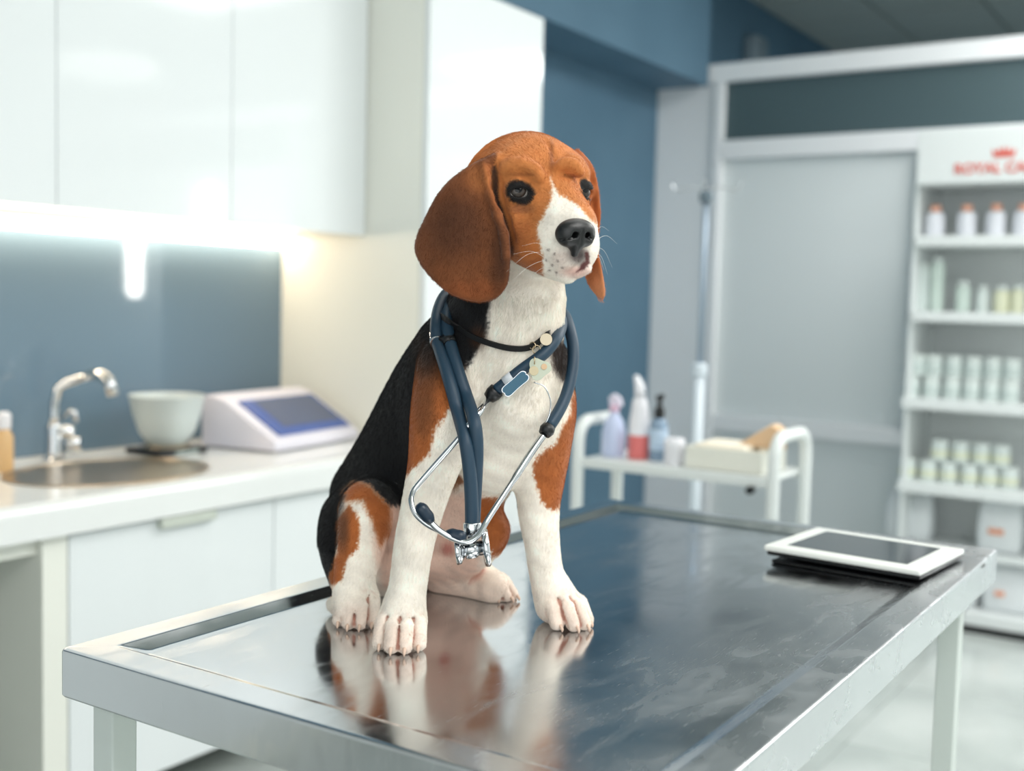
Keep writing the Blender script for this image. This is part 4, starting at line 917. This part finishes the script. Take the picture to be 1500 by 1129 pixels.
for (x, y, d, ex, ey, ed2) in ((800, 368, 1.076, 742, 398, 1.06), (806, 378, 1.074, 738, 425, 1.05), (808, 384, 1.076, 752, 372, 1.04), (812, 372, 1.07, 765, 360, 1.03), (872, 352, 1.075, 904, 357, 1.10), (873, 362, 1.075, 897, 392, 1.10),
        (872, 370, 1.075, 890, 402, 1.09), (871, 378, 1.075, 885, 396, 1.09), (868, 345, 1.07, 892, 338, 1.09), (815, 392, 1.078, 770, 414, 1.05)):
    a = V(x, y, d); b = V(ex, ey, ed2); m_ = (a+b)/2+np.array([0, 0, .006])
    tube('whisker', [tuple(q_) for q_ in spline([tuple(a), tuple(m_), tuple(b)], 6)], list(np.linspace(.00017, .00004, 13)), M_WH, dog, 5, False)
#=====GEAR
def on(px, py, off=.006):
    d = Vector(V(px, py, 1)-CAM); h = bvh.ray_cast(cv, d)[0]
    if h is None: return None
    return np.array(h)-FW*0+(-np.array(d.normalized()))*off
def path(P, off=.006):
    out = []
    for p in P:
        if len(p) == 3: out.append(V(*p))
        else:
            q = on(p[0], p[1], off); out.append(q)
    return out
def relax(P, it=2):
    P = [np.array(p) for p in P]
    for _ in range(it): P = [P[0]]+[P[i]*.5+(P[i-1]+P[i+1])*.25 for i in range(1, len(P)-1)]+[P[-1]]
    return P
M_TUBE = mat('navy_rubber', (.12, .225, .30), .5); M_NAVY = mat('ear_tip_rubber', (.06, .15, .22), .35); M_BLK = mat('black_rubber', (.05, .055, .065), .4)
st = thing('stethoscope', 'navy stethoscope with chrome ear tubes hanging round the beagle\'s neck', 'stethoscope', tuple(V(700, 600, 1.12)))
def sk_(o): return kid(o, st)
A_ = [(700, 452, 1.262), (672, 438, 1.232)]
tA = [V(720, 455, 1.285), V(680, 430, 1.262), V(656, 428, 1.232)]+[V(643, 452, 1.196), V(639, 478, 1.170)]+path([(641, 500), (652, 535), (662, 570), (671, 604)], .0072)+[V(681, 640, 1.096), V(687, 680, 1.096), V(690, 715, 1.098), V(691, 745, 1.100), V(691, 768, 1.101)]
sk_(tube('tubing', relax(spline([tuple(p) for p in tA], 5), 4), .0066, M_TUBE, None, 18))
tB = [V(735, 462, 1.285), V(695, 440, 1.262), V(668, 436, 1.225)]+[V(655, 458, 1.188), V(655, 478, 1.168)]+path([(659, 500), (668, 532), (676, 558), (685, 584)], .0072)+[V(695, 616, 1.098), V(699, 650, 1.098), V(698, 690, 1.104), V(696, 725, 1.106), V(694, 768, 1.104)]
sk_(tube('tubing', relax(spline([tuple(p) for p in tB], 5), 4), .0062, M_TUBE, None, 18))
tC = [V(735, 462, 1.285), V(790, 452, 1.272), V(818, 462, 1.225), V(823, 474, 1.19)]+path([(817, 492), (802, 513), (785, 527), (765, 541), (744, 558), (728, 571)], .0068)
tC = [tC[0], tC[1], tC[2], tC[3]]+tC[4:]
sk_(tube('tubing', relax(spline([tuple(p) for p in tC], 5), 4), .0060, M_TUBE, None, 18))
tD = [V(720, 455, 1.285), V(795, 445, 1.285), V(824, 457, 1.24), V(834, 480, 1.20), V(840, 510, 1.182), V(838, 545, 1.172), V(829, 580, 1.162), V(817, 605, 1.150), V(805, 624, 1.142)]
sk_(tube('tubing', relax(spline([tuple(p) for p in tD], 5), 3), .0060, M_TUBE, None, 18))
f1 = V(728, 571, 0)*0+path([(728, 571)], .0068)[0]; f2 = path([(716, 583)], .008)[0]
sk_(tube('ferrule', [f1, (f1+f2)/2, f2], [.0078, .0080, .0062], M_BLK, None, 16))
g1 = V(805, 624, 1.142); g2 = V(797, 636, 1.138); sk_(tube('ferrule', [g1, (g1+g2)/2, g2], [.0066, .0078, .0060], M_BLK, None, 16))
# printed band on the short tube
b1, b2 = path([(752, 552)], .0068)[0], path([(740, 561)], .0068)[0]
sk_(tube('printed_band', [b1, b2], .0066, mat('band_white', (.82, .84, .86), .4), None, 16))
e1 = [f2, V(700, 607, 1.105), V(672, 642, 1.105), V(641, 677, 1.108), V(614, 708, 1.108), V(604, 722, 1.106), V(603, 738, 1.102), V(610, 754, 1.098), V(626, 768, 1.094), V(645, 778, 1.092), V(661, 784, 1.091)]
sk_(tube('ear_tube', relax(spline([tuple(p) for p in e1], 5), 2), [.0036]*10+[.0029]*41, M_CHROME, None, 14))
e2 = [g2, V(780, 660, 1.128), V(750, 706, 1.112), V(720, 752, 1.096), V(709, 770, 1.090), V(699, 786, 1.086), V(682, 794, 1.084), V(662, 788, 1.084), V(645, 778, 1.083), V(634, 768, 1.083), V(627, 759, 1.083)]
sk_(tube('ear_tube', relax(spline([tuple(p) for p in e2], 5), 2), [.0036]*10+[.0029]*41, M_CHROME, None, 14))
def tip(p0, p1):
    a, b = V(*p0), V(*p1); ts = np.linspace(0, 1, 9)
    sk_(tube('ear_tip', [a+(b-a)*t for t in ts], [.0032, .0048, .0060, .0062, .0060, .0063, .0062, .0052, .0026], M_NAVY, None, 18))
tip((653, 781, 1.088), (683, 788, 1.086)); tip((633, 765, 1.082), (612, 738, 1.080))
# spring wire
sk_(tube('spring_wire', [V(782, 560, 1.118), V(797, 566, 1.118), V(806, 585, 1.120), V(805, 605, 1.126), V(799, 620, 1.132)], .0007, M_CHROME, None, 6, True, 5))
# clip round both tubes
ca_, cb_ = tA_s = (on(640, 490, .0072), on(641.5, 503, .0072)); sk_(tube('clip_buckle', [ca_, cb_], .0079, M_CHROME, None, 20))
ca_, cb_ = (on(657, 492, .0070), on(660, 504, .0070)); sk_(tube('clip', [ca_, cb_], .0070, M_BLK, None, 20)); sk_(tube('clip', [on(646, 497, .011), on(662, 499, .011)], .0040, M_BLK, None, 12))
# chest piece: connector, barrel, large and small disc
def cyl(name, a, b, r, m): return sk_(tube(name, [a, a+(b-a)*.08, b-(b-a)*.08, b] if hasattr(r, '__len__') else [a, b], r, m, None, 24))
cyl('connector', V(692, 765, 1.102), V(692, 784, 1.102), [.0085, .0090, .0090, .0084], M_CHROME)
cyl('stem', V(690, 782, 1.102), V(690, 806, 1.100), .0042, M_CHROME)
ax0 = V(676, 806, 1.098); ax1 = V(708, 802, 1.099)
cyl('barrel', ax0, ax1, .0072, M_CHROME)
dv = (ax1-ax0)/np.linalg.norm(ax1-ax0)
o = sk_(tube('diaphragm', [ax1-dv*.001, ax1, ax1+dv*.0015, ax1+dv*.0045, ax1+dv*.006], [.010, .0175, .0185, .0185, .0165], M_CHROME, None, 40))
sk_(tube('bell', [ax0+dv*.002, ax0-dv*.001, ax0-dv*.005, ax0-dv*.006], [.0075, .0125, .0135, .012], M_CHROME, None, 36))
cyl('valve_knob', V(690, 808, 1.098), V(692, 818, 1.097), [.0050, .0058, .0058, .0045], M_CHROME)
# --- collar
co_ = thing('collar', 'thin black collar with hanging tags on the beagle\'s neck', 'collar', tuple(V(745, 500, 1.15)))
fr_ = path([(672, 478), (684, 487), (698, 495), (720, 503), (744, 509), (766, 510), (782, 505), (800, 490)], .0022)
bk_ = [V(818, 472, 1.178), V(826, 452, 1.215), V(800, 435, 1.275), V(740, 440, 1.30), V(670, 448, 1.262), V(643, 456, 1.215), V(652, 466, 1.165)]
lp = spline([tuple(p) for p in fr_+bk_+[fr_[0]]], 6); lp = relax(lp, 2)
def strap(name, P, w, th, m, upd):
    co = []; n = len(P); cx0 = np.mean(P, 0)
    for i, p in enumerate(P):
        T = P[(i+1) % n]-P[i-1]; T /= np.linalg.norm(T)+1e-9; O = p-cx0; O -= T*(O@T); O /= np.linalg.norm(O)+1e-9; U = np.cross(T, O)
        for a, b in ((-w, 0), (-w, th), (w, th), (w, 0)): co.append(p+U*a/2+O*b)
    F = [(i*4+k, i*4+(k+1) % 4, ((i+1) % n)*4+(k+1) % 4, ((i+1) % n)*4+k) for i in range(n) for k in range(4)]
    me_ = bpy.data.meshes.new(name); me_.from_pydata([tuple(c) for c in co], [], F); me_.update(); return link_mesh(name, me_, m)
kid(strap('band', lp[:-1], .0056, .0020, mat('collar_black', (.05, .05, .06), .6), None), co_)
def ring(name, c, r, w, m, nrm, par, n=28):
    nrm = Vector(nrm).normalized(); u = nrm.orthogonal().normalized(); v = nrm.cross(u)
    P = [Vector(c)+(u*math.cos(a)+v*math.sin(a))*r for a in np.linspace(0, 2*math.pi, n)]
    return kid(tube(name, P, w, m, None, 8, False), par)
M_GOLD = mat('pale_gold', (.78, .70, .58), .25, 1)
pt = path([(786, 512)], .006)[0]; ring('ring', pt, .0042, .0006, M_GOLD, -FW+RT*.4, co_); ring('ring', path([(780, 506)], .005)[0], .0032, .0006, M_GOLD, -FW-RT*.5, co_)
def plate(name, P, d, th, m, tilt=0):
    base = [Vector(V(x, y, d+tilt*(x-790)*.0001)) for x, y in P]
    o = prism(name, base, tuple(FW*th), m, None, .0003); return kid(o, co_)
circ = lambda cx_, cy_, r, n=22: [(cx_+r*math.cos(a), cy_+r*math.sin(a)) for a in np.linspace(0, 2*math.pi, n, endpoint=False)]
dt = (pt-CAM)@FW
plate('round_tag', circ(800, 497, 9), dt-.001, .0012, mat('tag_cream', (.80, .74, .64), .3, .4))
cl_ = [(790+(15.5+2.6*math.cos(3*a+.5))*math.cos(a), 540+(15.5+2.6*math.cos(3*a+.5))*math.sin(a)) for a in np.linspace(0, 2*math.pi, 36, endpoint=False)]
plate('enamel_tag', cl_, dt-.0135, .0014, mat('tag_pale_enamel', (.76, .78, .70), .2))
def bone(cx_, cy_, L_, w, ang, g=0):
    P = []
    for i in range(48):
        a = 2*math.pi*i/48; x = math.cos(a); y = math.sin(a)
        X = (L_/2)*math.copysign(abs(x)**.55, x); Yv = w/2*math.copysign(abs(y)**.7, y)*(.78+.34*min(1, (abs(X)/(L_/2))**2.2))
        if abs(X) > L_*.40 and abs(Yv) < w*.12: X *= .94
        P.append((cx_+X*math.cos(ang)-Yv*math.sin(ang), cy_+X*math.sin(ang)+Yv*math.cos(ang)))
    return P
plate('bone_tag', bone(755, 562, 46, 21, -.72), dt-.0155, .0016, M_CHROME); plate('bone_enamel', bone(755, 562, 43.5, 18.5, -.72), dt-.0160, .0006, mat('teal_enamel', (.10, .34, .44), .15))
plate('enamel_patch', circ(797, 537, 4.5), dt-.0142, .0005, mat('enamel_peach', (.84, .70, .55), .25)); plate('enamel_patch', circ(782, 543, 7), dt-.0142, .0005, mat('enamel_sand', (.80, .74, .60), .25))
ring('ring', V(783, 528, dt-.0125), .0035, .0006, M_GOLD, RT, co_)
#=====END
